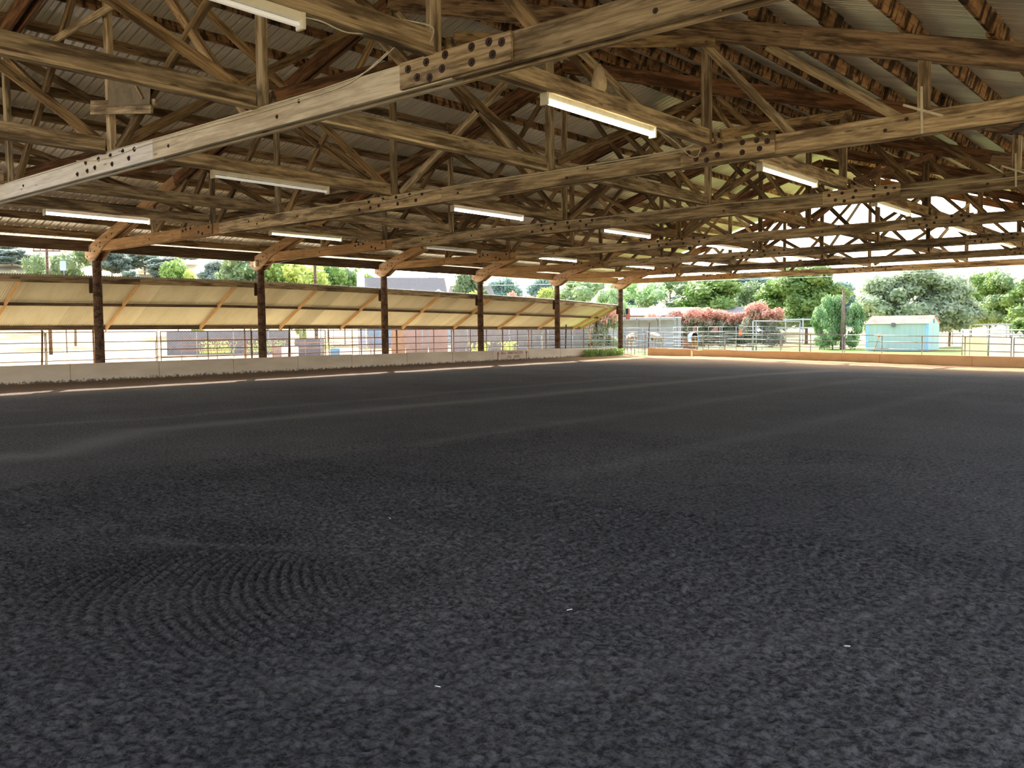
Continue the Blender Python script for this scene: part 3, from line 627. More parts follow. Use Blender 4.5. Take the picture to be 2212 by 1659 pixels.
def arch(label, x0, y0, x1, y1, H):
    t = thing('arched_gate_frame', label, 'gate', (x0, y0, -.2)); d = Vector((x1-x0, y1-y0, 0)); L_ = d.length; d /= L_; c = Vector((x0, y0, 0)); r_ = .22
    pts = [c+Vector((0, 0, -.2)), c+Vector((0, 0, H-r_))]+[c+d*(r_-r_*math.cos(a))+Vector((0, 0, H-r_+r_*math.sin(a))) for a in (R(30), R(60), R(90))]
    e = c+d*L_; pts += [e-d*(r_-r_*math.cos(a))+Vector((0, 0, H-r_+r_*math.sin(a))) for a in (R(90), R(60), R(30))]+[e+Vector((0, 0, H-r_)), e+Vector((0, 0, -.2))]
    tube('arch_frame', pts, .035, GALV, t, 8)
    for z in (.3, .7, 1.1, 1.5): tube('rail', [c+Vector((0, 0, z)), e+Vector((0, 0, z))], .02, GALV, t)
arch('silver arched gate frame under the end of the lean-to', -14.3, 63.8, -12.7, 65.0, 2.75); arch('silver arched gate frame right of the corner post', -7.35, 63.6, -6.25, 64.1, 2.75)
t = thing('framed_net_panel', 'tall pipe frame with fine dark netting in front of the red shrubs', 'panel', (1.9, 61.6, -.2))
for a, b in (((1.9, 61.5, -.2), (1.9, 61.5, 2.15)), ((2.1, 61.6, -.2), (2.1, 61.6, 2.15)), ((4.8, 63.2, -.2), (4.8, 63.2, 2.1)), ((1.9, 61.5, 2.15), (4.8, 63.2, 2.08))): tube('frame', [a, b], .05, GALV, t, 8)
bm = bmesh.new(); d = Vector((2.7, 1.6, 0))
for i in range(60): a = Vector((2.1, 61.6, 0))+d*i/59; add_bar(bm, a+Vector((0, 0, .0)), a+Vector((0, 0, 2.1)), .006, .006, (1, 0, 0))
for i in range(42): z = i*.05; add_bar(bm, Vector((2.1, 61.6, z)), Vector((4.8, 63.2, z)), .006, .006)
fill(bm, 'netting', GREYW, t)['kind'] = 'stuff'
o = tube('marker_stick', [(9.1, 66.5, -.2), (9.45, 66.5, 1.0)], .025, RUST, None); tag(o, 'leaning stick with an orange top in front of the pale shed', 'stick')
bm = bmesh.new(); bmesh.ops.create_icosphere(bm, subdivisions=2, radius=.13); ORG = paint('orange_plastic', (.9, .2, .08), (.8, .15, .05), 3); fill(bm, 'cap', ORG, o, True, Matrix.Translation((9.45, 66.5, 1.02)))
o2 = beam('orange_marker', (2.7, 57.7, 1.15), (2.7, 57.7, 1.5), .18, .12, ORG, None, (0, 1, 0)); tag(o2, 'small orange marker hung on the round pen corner', 'marker')
o2 = beam('stall_mat', (-6.6, 66.0, .35), (-5.6, 66.5, .35), .06, 1.1, paint('maroon', (.35, .14, .12), (.28, .1, .1), 3)); tag(o2, 'maroon board leaning inside the arched gate', 'board')

# plywood pen on the right
bp_ = thing('plywood_pen', 'pen of pale plywood sheets topped with white rails right of the shed', 'pen', (16.5, 60.3, -.2))
PLYT = paint('plywood_tan', (.42, .31, .20), (.36, .26, .17), 1.5, .8); PLYG = paint('plywood_grey', (.34, .29, .27), (.28, .24, .22), 1.5, .8)
for a, b, m_ in (((16.5, 60.3), (17.1, 59.5), PLYT), ((17.15, 59.45), (18.5, 57.6), PLYT), ((18.6, 57.5), (20.3, 54.6), PLYG), ((20.35, 54.5), (22.2, 51.2), PLYG)): beam('plywood_sheet', (*a, .4), (*b, .4), .04, 1.15, m_, bp_)
PWH = paint('white_paint', (.50, .53, .57), (.42, .45, .5), 3, .5)
for z in (1.15, 1.42): tube('rail', [(16.5, 60.3, z), (18.5, 57.6, z), (22.2, 51.2, z)], .04, PWH, bp_)
for p in ((16.5, 60.3), (18.55, 57.55), (20.3, 54.6), (22.2, 51.2)): tube('support', [(*p, -.2), (*p, 1.5)], .05, GALV, bp_)
t = thing('white_board_fence', 'white rail fence far behind the shed and plywood pen', 'fence', (3, 93, -.2))
for z in (.9, 1.75): beam('rail', (5, 93, z), (20, 87, z), .05, .14, PWH, t)
for i in range(10): s = i/9; beam('support', (5+15*s, 93-6*s, -.2), (5+15*s, 93-6*s, 1.85), .12, .12, PWH, t, (0, 1, 0))
t = thing('white_board_fence', 'white rail fence left of the green shrub, far away', 'fence', (-12, 91, -.2))
for z in (1.6, 2.5): beam('rail', (-12, 91, z), (0, 95, z), .05, .16, PWH, t)
for i in range(8): s = i/7; beam('support', (-12+12*s, 91+4*s, -.2), (-12+12*s, 91+4*s, 2.65), .12, .12, PWH, t, (0, 1, 0))

# ------------------------------------------------------------------ shed
sh = thing('garden_shed', 'pale blue-green shed with a faded pink gabled roof on the lawn', 'shed', (9.5, 72, -.2))
SW = paint('shed_wall', (.42, .55, .56), (.36, .50, .52), 1.0, .6, sc=(3, 1, .3)); SB = paint('shed_trim', (.35, .58, .85), (.3, .5, .8), 2, .6); SR = paint('shed_roof', (.52, .30, .26), (.40, .22, .19), 1.2, .7)
A_, B_ = Vector((7.3, 70.2, 0)), Vector((11.75, 70.45, 0)); dx_ = (B_-A_).normalized(); L_ = (B_-A_).length; dy_ = Vector((-dx_.y, dx_.x, 0)); DP = 4.0
mw = Matrix((dx_, dy_, Vector((0, 0, 1)))).transposed().to_4x4(); mw.translation = A_+Vector((0, 0, -.2))
bm = bmesh.new(); prof = [(0, 0), (DP, 0), (DP, 2.08), (DP/2, 2.68), (0, 2.08)]
a = [bm.verts.new((0, y, z)) for y, z in prof]; b = [bm.verts.new((L_, y, z)) for y, z in prof]; bm.faces.new(a); bm.faces.new(b[::-1])
for i in range(5): j = (i+1) % 5; bm.faces.new((a[j], a[i], b[i], b[j]))
bmesh.ops.recalc_face_normals(bm, faces=bm.faces); fill(bm, 'shed_body', SW, sh, False, mw)
for s in (0, 1):
    y0_, y1_ = (-.12, DP/2+.01) if s == 0 else (DP+.12, DP/2-.01)
    z0_ = 2.08-.12*.3
    pts = [mw @ Vector((x, y, z)) for x, y, z in ((-.1, y0_, z0_+.02), (L_+.1, y0_, z0_+.02), (L_+.1, y1_, 2.72), (-.1, y1_, 2.72))]
    bm = bmesh.new(); vs = [bm.verts.new(p) for p in pts]; f = bm.faces.new(vs); bmesh.ops.solidify(bm, geom=[f], thickness=.05); fill(bm, 'roof', SR, sh)
for x in (0, .12, L_-.1, L_+.01): bm = bmesh.new(); add_box(bm, x-.05, x+.05, -.02, .03, 0, 2.06); fill(bm, 'corner_trim', SB, sh, False, mw)
for i in range(1, 11):
    bm = bmesh.new(); add_box(bm, i*L_/11-.012, i*L_/11+.012, -.012, .01, .02, 2.05); fill(bm, 'wall_batten', SW, sh, False, mw)
bm = bmesh.new(); add_box(bm, L_-.01, L_+.02, DP/2-.15, DP/2+.15, 2.1, 2.4); fill(bm, 'gable_vent', paint('vent_brown', (.2, .12, .1), (.15, .1, .08), 3), sh, False, mw)
bm = bmesh.new(); add_box(bm, 1.9, 2.15, -.25, -.05, 1.85, 2.15); o = fill(bm, 'roof_ornament', GREYW, sh, False, mw)

# ------------------------------------------------------------------ low barn, house, far houses
def gable(label, name, cat, x0, y0, x1, y1, depth, eave, ridge, wall_m, roof_m, base=-.24, ov=.3):
    A_, B_ = Vector((x0, y0, 0)), Vector((x1, y1, 0)); dx = (B_-A_).normalized(); L_ = (B_-A_).length; dy = Vector((-dx.y, dx.x, 0))
    mw = Matrix((dx, dy, Vector((0, 0, 1)))).transposed().to_4x4(); mw.translation = A_; t = thing(name, label, cat, (x0, y0, base))
    bm = bmesh.new(); pr = [(0, base), (depth, base), (depth, eave), (depth/2, ridge-.08), (0, eave)]
    a = [bm.verts.new((0, y, z)) for y, z in pr]; b = [bm.verts.new((L_, y, z)) for y, z in pr]; bm.faces.new(a); bm.faces.new(b[::-1])
    for i in range(5): j = (i+1) % 5; bm.faces.new((a[j], a[i], b[i], b[j]))
    bmesh.ops.recalc_face_normals(bm, faces=bm.faces); fill(bm, 'wall', wall_m, t, False, mw)
    sl_ = (ridge-eave)/(depth/2)
    for s in (0, 1):
        ya, yb = (-ov, depth/2) if s == 0 else (depth+ov, depth/2)
        bm = bmesh.new(); vs = [bm.verts.new(v) for v in ((-ov, ya, eave-ov*sl_), (L_+ov, ya, eave-ov*sl_), (L_+ov, yb, ridge), (-ov, yb, ridge))]; f = bm.faces.new(vs); bmesh.ops.solidify(bm, geom=[f], thickness=.1); fill(bm, 'roof', roof_m, t, False, mw)
    return t, mw, L_
BROWN = paint('barn_wall', (.40, .22, .18), (.3, .17, .14), 1, .8); LR = paint('pale_roof', (.48, .44, .44), (.40, .37, .37), 1, .6); PINK = paint('pink_roof', (.72, .50, .46), (.66, .44, .4), 1, .6)
gable('long low brown barn with a pale roof behind the red shrubs', 'low_barn', 'barn', -24.1, 83.0, -11.8, 90.0, 6, 3.2, 4.05, BROWN, LR)
t = thing('open_stable', 'low white-roofed open stable in front of the brown barn', 'stable', (-17, 74, -.24))
beam('roof', (-19.5, 73.0, 2.72), (-12.7, 76.7, 2.72), 3.2, .14, PWH, t)
for i in range(5):
    for off in (0, 1): beam('support', (-19.5+1.7*i-off*1.2, 72.0+.925*i+off*2.3, -.24), (-19.5+1.7*i-off*1.2, 72.0+.925*i+off*2.3, 2.66), .07, .07, GALV, t, (0, 1, 0))
beam('back_wall', (-21.5, 73.9, 1.2), (-13.6, 78.2, 1.2), .1, 2.9, PWH, t)
for z in (.5, 1.1, 1.7): tube('rail', [(-19.5, 72.0, z), (-12.7, 75.7, z)], .05, PWH, t)
HW = paint('house_wall', (.24, .33, .46), (.20, .28, .42), 1, .7); HR = paint('house_shingles', (.42, .39, .38), (.34, .31, .31), 3, .8, sc=(1, 6, 6)); DK = paint('window_dark', (.1, .12, .16), (.14, .16, .2), 2, .3)
h, hm, hl = gable('blue-grey house with a large shingled roof, dormers and a chimney beyond the lean-to', 'house', 'house', -45.3, 64.3, -39.9, 71.2, 7, 5.0, 7.85, HW, HR)
for i in range(3):
    x = 2.0+i*3.0; bm = bmesh.new(); pr = [(x-.8, 5.15), (x+.8, 5.15), (x+.8, 5.75), (x, 6.35), (x-.8, 5.75)]
    a = [bm.verts.new((u, .25, z)) for u, z in pr]; b = [bm.verts.new((u, 3.2, z)) for u, z in pr]; bm.faces.new(a); bm.faces.new(b[::-1])
    for i_ in range(5): j = (i_+1) % 5; bm.faces.new((a[j], a[i_], b[i_], b[j]))
    bmesh.ops.recalc_face_normals(bm, faces=bm.faces); d_ = fill(bm, 'dormer', PWH, h, False, hm)
    bm = bmesh.new(); add_box(bm, x-.35, x+.35, .19, .27, 5.2, 5.9); fill(bm, 'window', DK, d_, False, hm)
CH = paint('chimney_blue', (.55, .62, .74), (.5, .56, .7), 2, .8)
bm = bmesh.new(); add_box(bm, -1.2, -.35, 1.0, 1.9, -.2, 8.3); add_box(bm, -1.27, -.28, .93, 1.97, 8.1, 8.3); fill(bm, 'chimney', CH, h, False, hm)
bm = bmesh.new(); add_box(bm, hl-1.2, hl-.2, 6, 7, 5, 8.9); fill(bm, 'chimney', CH, h, False, hm)
for x_, z_ in ((6.5, 7.0), (8, 6.7)): bm = bmesh.new(); add_box(bm, x_-.08, x_+.08, 3.0, 3.2, 6.2, z_+.35); fill(bm, 'roof_vent', GREYW, h, False, hm)
gable('small blue-grey garage wing right of the big house', 'garage', 'house', -43.5, 77.0, -41.0, 81.0, 6, 5.0, 7.2, HW, HR)
for i, (x, y, z, s) in enumerate(((-92, 146, 9, 5), (-86, 149, 8.5, 4), (-100, 142, 10, 4), (-70, 96, 6.3, 4), (-60, 110, 7, 3.5), (-120, 95, 9, 4))):
    gable(['distant pale house on the hill above the red bushes', 'distant pale house right of its twin on the hill', 'distant pale house left on the hill', 'small white roof among the dense trees', 'small pale house between the trees behind the big house', 'tiny white roof at the foot of the golden hill'][i], 'distant_house', 'house', x, y, x+s*.7, y+s*.7, s, z, z+1.2, PWH if i < 3 else LR, HR if i < 3 else PWH, base=z-4)

# ------------------------------------------------------------------ utility poles and wires
def upole(lb, x, y, h, arm=True):
    t = thing('utility_pole', lb, 'pole', (x, y, -.2)); tube('pole', [(x, y, -.3), (x, y, h)], [.17, .12], WPOST, t, 8)
    if arm:
        for z in (h-.15,): beam('crossarm', (x-.85, y-.85, z), (x+.85, y+.85, z), .1, .12, WPOST, t)
        for s in (-.8, -.4, .4, .8): tube('insulator', [(x+s, y+s, h-.1), (x+s, y+s, h+.12)], .05, GREYW, t)
upole('brown utility pole with a crossarm in front of the golden hill', -53.1, 33.3, 9.3); upole('plain grey utility pole in front of the dense trees', -33.4, 48.1, 8.5, False)
o = beam('blue_sign', (-57.5, 36.2, 8.2), (-57.1, 36.6, 8.2), .05, .9, paint('sign_blue', (.35, .5, .95), (.3, .45, .9), 2)); tag(o, 'small blue-white sign box high among the left eucalyptus leaves', 'sign')
tube('support', [(-57.4, 36.5, -.2), (-57.4, 36.5, 7.8)], .06, GREYW, o)
for i, (z, dz) in enumerate(((5.6, 0), (6.9, .1))):
    pts = [Vector((-40, 74, z+1.2)).lerp(Vector((40, 70, z+dz)), s/12)+Vector((0, 0, -.35*math.sin(math.pi*s/12))) for s in range(13)]
    o = tube('overhead_wire', pts, .018, PWH, None, 4); tag(o, ['lower white overhead wire crossing in front of the far trees', 'upper white overhead wire crossing in front of the far trees'][i], 'wire')

# ------------------------------------------------------------------ trees
def leaf_cards(bm, c, rad, n, size, rnd):
    for _ in range(n):
        v = Vector((rnd.gauss(0, 1), rnd.gauss(0, 1), rnd.gauss(0, 1))).normalized(); f = rnd.uniform(.82, 1.12)
        p = Vector((c[0]+v.x*rad[0]*f, c[1]+v.y*rad[1]*f, c[2]+v.z*rad[2]*f)); s = size*rnd.uniform(.6, 1.3)
        a = Vector((rnd.uniform(-1, 1), rnd.uniform(-1, 1), rnd.uniform(-1, 1))).normalized(); b = a.cross(v+Vector((.1, .2, .3))).normalized(); a.z *= .45; b.z *= .45
        bm.faces.new([bm.verts.new(p+q) for q in (a*s, b*s*.6, -a*s, -b*s*.6)])
def crown(seed, blobs, spread, zr, size, per, flat=1.0):   # unit crown: radius ~1, height 0..1 (scaled later)
    rnd = random.Random(seed); bm = bmesh.new()
    for i in range(blobs):
        a = rnd.uniform(0, 6.283); z = zr[0]+(zr[1]-zr[0])*rnd.random(); rr = spread(z)*math.sqrt(rnd.random())
        c = (math.cos(a)*rr, math.sin(a)*rr, z); r0 = rnd.uniform(.20, .34); rad = (r0, r0, r0*.36*flat)
        m0 = len(bm.verts); bmesh.ops.create_icosphere(bm, subdivisions=1, radius=1, matrix=Matrix.Translation(c) @ Matrix.Diagonal((rad[0]*.8, rad[1]*.8, rad[2]*.8, 1)))
        leaf_cards(bm, c, rad, per, size, rnd)
    me = bpy.data.meshes.new('foliage'); bm.to_mesh(me); bm.free(); return me
C_round = [crown(s, 34, lambda z: .75*math.sin(math.pi*min(1, max(.05, (z-.12)*1.15)))**.6, (.28, .92), .058, 170) for s in (1, 2, 3)]
C_loose = [crown(s, 20, lambda z: .8*math.sin(math.pi*min(1, max(.05, (z-.1)*1.1)))**.5, (.3, .93), .05, 130) for s in (4, 5)]
C_cone = [crown(s, 22, lambda z: .75*(1.02-z)**.8, (.06, .92), .06, 170) for s in (6,)]
C_bush = [crown(s, 18, lambda z: .7*(1-.5*z), (.12, .84), .06, 210, 1.2) for s in (7, 8)]
LM = {'e': leaf('leaf_eucalyptus', (.15, .24, .11), (.30, .38, .20)), 'g': leaf('leaf_green', (.13, .24, .06), (.30, .42, .13)), 'y': leaf('leaf_yellow', (.30, .40, .08), (.52, .58, .18)), 'k': leaf('leaf_oak_hazed', (.17, .24, .22), (.28, .34, .28)),  # oak leaves lightened, distance haze put into their colour
      'b': leaf('leaf_bluish', (.18, .30, .26), (.26, .38, .32)), 'l': leaf('leaf_light', (.30, .46, .22), (.46, .58, .32)), 'o': leaf('leaf_olive', (.26, .34, .20), (.40, .46, .32)), 'd': leaf('leaf_dark', (.10, .22, .08), (.36, .50, .26)),
      'r': leaf('leaf_photinia', (.10, .15, .08), (.40, .40, .30), (.66, .34, .26))}
BARK = paint('bark', (.22, .17, .13), (.14, .11, .09), 4, .9)
tm_ = bpy.data.meshes.new('trunk'); bm = bmesh.new(); add_tube(bm, [(0, 0, 0), (.05, .02, .35), (-.03, 0, .8)], [.09, .06, .03], 7)
for a in (0, 1.6, 3.1, 4.6): add_tube(bm, [(.03, 0, .38), (math.cos(a)*.35, math.sin(a)*.35, .68)], [.04, .015], 5)
bm.to_mesh(tm_); bm.free(); tm_.materials.append(BARK)
tcount = [0]
def tree(label, x, y, wd, top, ty, shape='round', base=None, name=None):
    tcount[0] += 1; i = tcount[0]
    D = math.hypot(30-x, y); az = math.degrees(math.atan2(30-x, y)); zb = -.24+hill_z(az, D)
    if base is not None: zb = base
    FX = {'round': .8, 'loose': .78, 'cone': .62, 'bush': .80 if 'hedge' in label else .68}[shape]*(1.25 if x < -50 else 1)
    h = top-zb; nm = name or {'round': 'leafy_tree', 'loose': 'leafy_tree', 'cone': 'conical_tree', 'bush': 'leafy_shrub'}[shape]
    t = thing(nm, label, 'shrub' if shape == 'bush' else 'tree', (x, y, zb)); cs = {'round': C_round, 'loose': C_loose, 'cone': C_cone, 'bush': C_bush}[shape]
    mw = Matrix.Translation((x, y, zb)) @ Matrix.Rotation(i*1.7, 4, 'Z') @ Matrix.Diagonal((wd*FX, wd*FX, h, 1))
    me = cs[i % len(cs)]
    mesh_obj('foliage', me, t, mw, LM[ty]); mesh_obj('trunk', tm_, t, Matrix.Translation((x, y, zb)) @ Matrix.Rotation(i, 4, 'Z') @ Matrix.Diagonal((wd*.35, wd*.35, h, 1)), BARK)
TR = [
('tall eucalyptus right of the utility pole at the left edge', -84.6, 48.9, 5.6, 13.2, 'e', 'loose'), ('grey-green eucalyptus behind the utility pole', -118.6, 58.1, 4.2, 14.2, 'e', 'loose'),
('bluish oak on the golden hill at the left edge', -223.3, 92.2, 6.5, 24.2, 'k', 'round'), ('bluish oak left of the view on the golden hill', -226.8, 84, 6.3, 23, 'k', 'round'),
('small bluish oak just right of the leftmost post', -195.9, 106.1, 5.5, 24, 'k', 'round'), ('bluish oak high on the hill right of the leftmost post', -201.4, 117.7, 7.5, 24.6, 'k', 'round'), ('bluish oak lower on the hill, middle of the golden gap', -185.8, 115.1, 7.6, 21, 'k', 'round'),
('round green oak near the foot of the golden hill', -101.1, 72.0, 4.2, 12.8, 'g', 'round'), ('yellow-green tree beside the round oak at the hill foot', -91.4, 68.9, 3.2, 11.0, 'y', 'cone'), ('hazy oak left of the second post on the hill', -149.2, 108.7, 6, 17.6, 'k', 'round'),
('dense tall tree right beside the second post', -66.0, 62.6, 5.4, 11.4, 'e', 'round'), ('dense mid-green tree right of the second post', -61.5, 63.9, 4.8, 10.8, 'g', 'round'), ('yellow-green dense tree left of the plain pole', -56.6, 63.9, 4.4, 9.7, 'y', 'round'),
('green tree right of the plain pole', -62.9, 72.2, 3.8, 10.3, 'g', 'round'), ('slim tree midway between plain pole and chimney', -64.6, 76.4, 3.2, 10.3, 'e', 'loose'), ('light green tree left of the house chimney', -63.2, 78.2, 3.6, 9.9, 'g', 'round'), ('little bright conical tree below the plain pole', -46.3, 55.9, 1.3, 7.3, 'y', 'cone'),
('grey-green tree right of the blue-grey house', -37.9, 73.0, 3.6, 8.3, 'e', 'round'), ('yellow bush left of the fourth post', -23.9, 58.7, 2.6, 5.6, 'y', 'bush'), ('yellow bush right of the fourth post', -22.4, 60.0, 2.4, 5.2, 'y', 'bush'),
('red-leaved bush, left of the pair above the lean-to', -17.4, 56.4, 1.8, 5.2, 'r', 'bush'), ('red-leaved bush, right of the pair above the lean-to', -16.4, 57.3, 2.0, 5.4, 'r', 'bush'), ('bright yellow-green tree left of the second to last post', -16.3, 59.9, 1.9, 5.1, 'y', 'round'),
('bluish tree behind the second to last post', -43.8, 94.2, 4.2, 8.6, 'b', 'round'), ('distant bluish tree right of the fourth post', -67.9, 113.2, 4.8, 10.2, 'b', 'round'), ('airy light green tree between the last two posts', -23.5, 74.5, 5.2, 7.1, 'l', 'loose'), ('airy tree left of the corner post', -25.3, 83.0, 3.0, 7.2, 'l', 'loose'),
('red-leaved shrub under the end of the lean-to, left half', -9.8, 57.3, 1.9, 4.0, 'r', 'bush'), ('red-leaved shrub touching the corner post from the left', -8.8, 57.9, 2.0, 3.8, 'r', 'bush'),
('airy light tree right of the corner post', -26.6, 91.7, 5.4, 7.5, 'l', 'loose'), ('airy eucalyptus above the low barn roof', -25.7, 96.9, 6.4, 8.2, 'e', 'loose'), ('round bright green tree above the red shrubs', -17.9, 93.2, 6.2, 7.5, 'g', 'round'), ('dark distant tree mass behind the bright trees', -34.3, 135.3, 9.5, 10.5, 'b', 'round'),
('small green tree right of the round bright one', -20.0, 108.9, 4.2, 7.6, 'e', 'round'), ('bright tree above the right end of the red shrubs', -14.1, 102.7, 5.2, 7.2, 'g', 'round'), ('big bright green tree left of the bare brown trunk', -8.0, 96.6, 6.2, 8.6, 'g', 'round'), ('dark distant tree left of the big bright one', -33.2, 146.8, 8.2, 10.8, 'b', 'round'), ('low hazy tree behind the bare trunk', -12.1, 117.5, 4.2, 7.5, 'b', 'round'),
('dark glossy shrub tree, leftmost of three at the bare trunk', 2.6, 72.9, 1.7, 3.6, 'd', 'bush'), ('tall dark glossy tree left of the bare trunk', 2.9, 75.0, 2.4, 5.3, 'd', 'bush'), ('dark glossy tree right of the bare trunk', 4.9, 74.7, 1.8, 4.0, 'd', 'bush'),
('olive-grey tree above the left end of the shed', 4.4, 84.1, 4.4, 6.3, 'o', 'round'), ('tallest olive-grey tree above the shed', 7.1, 84.8, 5.0, 6.9, 'o', 'round'), ('olive-grey tree above the right end of the shed', 9.1, 87.4, 4.0, 6.2, 'o', 'round'), ('green tree just right of the olive-grey trees', 6.4, 107.3, 4.6, 6.4, 'g', 'loose'),
('tall green tree near the right edge', 9.4, 101.8, 4.2, 7.3, 'g', 'loose'), ('grey-green eucalyptus at the right edge', 11.7, 100.3, 3.8, 7.0, 'e', 'loose'), ('green tree cut by the right edge', 14.5, 96.7, 4.2, 6.4, 'g', 'loose'), ('low round bush behind the pen at the right edge', 15.6, 84.7, 2.2, 2.5, 'g', 'bush'),
('red-topped shrub, first from the left in the long hedge', -15.2, 79.9, 2.5, 4.2, 'r', 'bush'), ('red-topped shrub, second in the long hedge', -13.3, 79.8, 2.2, 4.0, 'r', 'bush'), ('red-topped shrub, third in the long hedge, taller', -12.6, 81.2, 2.3, 4.5, 'r', 'bush'), ('red-topped shrub, middle of the long hedge', -10.8, 81.1, 2.7, 3.8, 'r', 'bush'),
('red-topped shrub, fifth in the long hedge', -9.7, 82.8, 2.4, 3.9, 'r', 'bush'), ('red-topped shrub, second from the right in the hedge, tallest', -7.4, 81.6, 2.6, 4.5, 'r', 'bush'), ('red-topped shrub, right end of the long hedge', -5.6, 81.4, 2.6, 4.3, 'r', 'bush'), ('small red shrub alone left of the long hedge', -17.1, 78.8, 1.9, 3.5, 'r', 'bush')]
for r_ in TR: tree(*r_)
# far wooded ridge
rnd = random.Random(5)
for i in range(26):
    az = 6+i*1.5+rnd.uniform(-.4, .4); D = rnd.uniform(180, 300); x, y = 30-D*math.sin(R(az)), D*math.cos(R(az)); zb = -.24+hill_z(az, D); s = rnd.uniform(5, 8)
    t = thing('distant_tree', 'hazy tree on the far wooded slope, '+ORD[i]+' from the right of its row', 'tree', (x, y, zb), 'trees on the far wooded slope')
    mesh_obj('foliage', C_round[i % 3], t, Matrix.Translation((x, y, zb)) @ Matrix.Rotation(i, 4, 'Z') @ Matrix.Diagonal((s*.62, s*.62, s*.8, 1)), LM['b'])
for i in range(14):
    az = 56.5+i*1.05; D = rnd.uniform(200, 330); x, y = 30-D*math.sin(R(az)), D*math.cos(R(az)); zb = -.24+hill_z(az, D); s = rnd.uniform(4, 8)
    t = thing('hillside_oak', 'scattered bluish oak on the golden hillside, '+ORD[i]+' from the right', 'tree', (x, y, zb), 'oaks on the golden hillside')
    mesh_obj('foliage', C_round[i % 3], t, Matrix.Translation((x, y, zb-1)) @ Matrix.Rotation(i, 4, 'Z') @ Matrix.Diagonal((s*.6, s*.6, s, 1)), LM['k'])
t = thing('dead_trunk', 'tall bare brown dead tree trunk between the dark glossy trees', 'tree', (4.0, 74.5, -.2))
tube('trunk', [(4.0, 74.3, -.3), (4.05, 74.3, 2.5), (4.0, 74.3, 4.9)], [.24, .2, .06], BARK, t, 9)
for a, z in ((0, 3.0), (1, 3.6), (2.4, 4.1), (4, 3.3), (5.2, 4.4), (3, 4.6), (.4, 2.4)): tube('branch', [(4.0, 74.3, z), (4.0+.35*math.cos(a), 74.3+.35*math.sin(a), z+.9)], [.05, .015], BARK, t, 5)

# weeds at the foot of the cream barrier near the corner post
def tuft(label, spots, h, n, m_, kind='weeds'):
    rnd = random.Random(len(label)); bm = bmesh.new()
    for (x, y, r_) in spots:
        for _ in range(n):
            a = rnd.uniform(0, 6.28); rr = r_*math.sqrt(rnd.random()); p = Vector((x+rr*math.cos(a)*.35, y+rr*math.sin(a), 0)); hh = h*rnd.uniform(.3, 1)
            d = Vector((rnd.uniform(-.5, .5), rnd.uniform(-.5, .5), 1))*hh; wv = Vector((rnd.uniform(-1, 1), rnd.uniform(-1, 1), 0)).normalized()*.05
            q = p+d; bm.faces.new([bm.verts.new(v) for v in (p-wv*.3, p+wv*.3, q)]); bm.faces.new([bm.verts.new(v) for v in (q-wv-Vector((0, 0, .05)), q+wv*.5, q+wv+Vector((0, 0, .05)), q-wv*.4+Vector((0, 0, .08)))])
    o = fill(bm, 'weed_patch', m_, None); tag(o, label, 'weeds', None, 'stuff')
tuft('green weeds growing at the foot of the cream barrier beside the corner post', [(.72, 43.0, .6), (.72, 44.2, .5), (.72, 45.2, .35), (.72, 42.0, .4)], .42, 130, LM['g'])
tuft('yellow-green weeds along the long dark wall', [(-33, 38, 1.5), (-32, 42, 2), (-30, 46, 1.5)], .9, 160, LM['y'])
tuft('yellow-green weeds outside behind the fourth post', [(-6.6, 40.5, .7), (-5.5, 42, .6)], .9, 120, LM['y'])

